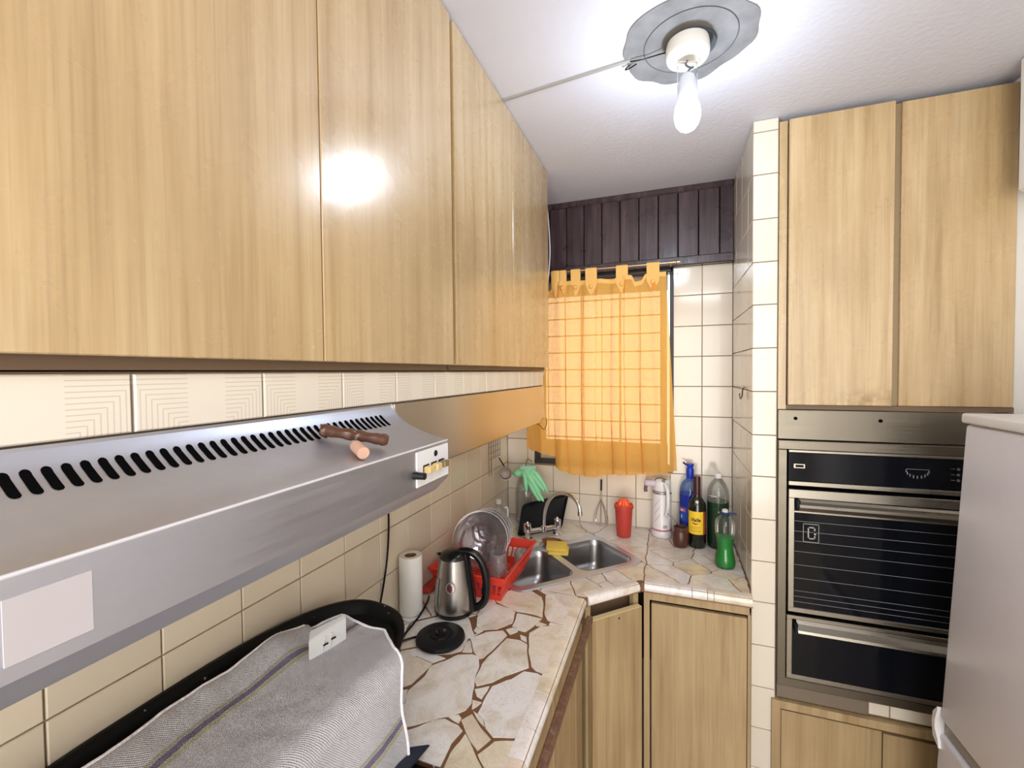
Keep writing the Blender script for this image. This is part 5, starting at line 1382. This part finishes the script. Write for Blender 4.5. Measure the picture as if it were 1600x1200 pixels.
def towel(u, v):
    """u 0..1 along y, v 0..1 across; returns a point"""
    y_end = .792 if v < .35 else .792 - .083 * min(1, (v - .35) / .30)
    y = .20 + (y_end - .20) * u
    xb = -.758 + .012 * math.sin(y * 21) + .022 * math.exp(-((y - .54) / .08) ** 2) + .075 * max(0, (y - .66) / .14) ** 1.3
    xf = -.522 + .010 * math.sin(y * 9)
    s = v / .56
    if s <= 1:
        x = xb + (xf - xb) * s
        z = ZTOP + .018 * math.exp(-((s - .02) / .12) ** 2) * (1 if y < .72 else .3) - .022 * math.sin(PI * min(1, s)) ** 2 * (1 - .55 * math.exp(-((y - .62) / .16) ** 2)) * .6
        z += .016 * math.exp(-((y - .64) / .045) ** 2 - ((s - .12) / .16) ** 2)          # hump against the white box
        z -= .010 * math.exp(-((y - .735) / .03) ** 2 - ((s - .16) / .12) ** 2)
        z += .006 * (1 if s > .85 else 0) * 0
    else:
        d = (s - 1) / (1 / .56 - 1)                    # 0..1 down the front
        r = .030; arc = min(1, d * 5)
        x = xf + r * math.sin(arc * PI / 2) + .014 * d - .01 * max(0, u - .9) * 0
        z = ZTOP - r * (1 - math.cos(arc * PI / 2)) - max(0, d - .2) * .195
        x += (.006 * math.sin(y * 30 + 3 * d) + .008 * math.sin(y * 14 - 2 * d)) * d
        y += .004 * math.sin(d * 9)
    z += .0018 * noise.noise(Vector((x * 40, y * 40, 2))) + .0022 * noise.noise(Vector((x * 9, y * 30, 5)))
    return Vector((x, y, z))
G = [[towel(i / NU, j / NV) for i in range(NU + 1)] for j in range(NV + 1)]
Vt = [[bm.verts.new(p) for p in r_] for r_ in G]
for j in range(NV):
    for i in range(NU):
        f_ = bm.faces.new((Vt[j][i], Vt[j][i + 1], Vt[j + 1][i + 1], Vt[j + 1][i]))
        for l_, (a, b) in zip(f_.loops, ((i, j), (i + 1, j), (i + 1, j + 1), (i, j + 1))): l_[uvl].uv = (a / NU * .60, b / NV * .50)
o = link('cloth', bm, M_TWL, tw, smooth=True, autos=False)
md = o.modifiers.new('thickness', 'SOLIDIFY'); md.thickness = .003; md.offset = -1
link('end_hem', tube([G[j][NU] + Vector((0, 0, -.0008)) for j in range(0, NV + 1, 2)], .0032, 8), M_TWL, tw, smooth=True)
link('back_hem', tube([G[0][i] for i in range(0, NU + 1, 2)], .0026, 8), M_TWL, tw, smooth=True)
# white plastic box with sliding latches
wbx = thing('plastic_box', 'white wedge-shaped plastic clip box standing on the tea towel', 'box', (-.69, .75, 1.11))
q0, q1 = Vector((-.656, .653)), Vector((-.639, .738))   # front bottom edge
dd = (q1 - q0).normalized(); nn = Vector((-dd.y, dd.x))
zb0 = 1.112
pts_b = [q0, q1, q1 + nn * .010 + dd * .004, q0 + nn * .022 + dd * .018]; 
bm = bmesh.new()
bot = [bm.verts.new((p.x, p.y, zb0)) for p in pts_b]
zt4 = [zb0 + .041, zb0 + .046, zb0 + .050, zb0 + .047]
top = [bm.verts.new((p.x, p.y, z)) for p, z in zip(pts_b, zt4)]
bm.faces.new(bot[::-1]); bm.faces.new(top)
for i in range(4): bm.faces.new((bot[i], bot[(i + 1) % 4], top[(i + 1) % 4], top[i]))
bmesh.ops.bevel(bm, geom=list(bm.edges), offset=.0015, segments=2, affect='EDGES')
M_OFFW = mat('off_white_plastic', (.74, .75, .74), .35)
link('shell', bm, M_OFFW, wbx)
def onf(a, z, d=.0): p = q0 + dd * a - nn * d; return Vector((p.x, p.y, zb0 + z))
lt = bmesh.new()
tube([onf(.026, .004, .002), onf(.034, .034, .002)], .0014, 6, lt); tube([onf(.044, .006, .002), onf(.050, .034, .002)], .0014, 6, lt)
link('latch_arm', lt, M_OFFW, wbx)
for a, z in ((.034, .019), (.052, .022)): link('latch_bar', tube([onf(a - .005, z, .003), onf(a + .006, z - .001, .003)], .0018, 8), M_BMATT, wbx)
# dark blue cloth corner at the worktop end
bc_ = thing('dark_cloth', 'dark navy cloth corner sticking out from under the tea towel', 'cloth', (-.48, .70, .933))
bm = bmesh.new()
P_ = [(-.52, .60, .934), (-.455, .66, .936), (-.452, .755, .921), (-.50, .71, .934), (-.54, .68, .934)]
a = [bm.verts.new(p) for p in P_]; b = [bm.verts.new((p[0], p[1], p[2] + .006)) for p in P_]
bm.faces.new(a[::-1]); bm.faces.new(b)
for i in range(5): bm.faces.new((a[i], a[(i + 1) % 5], b[(i + 1) % 5], b[i]))
bmesh.ops.bevel(bm, geom=list(bm.edges), offset=.002, segments=2, affect='EDGES')
link('fold', bm, mat('navy_cloth', (.012, .016, .035), .8), bc_)
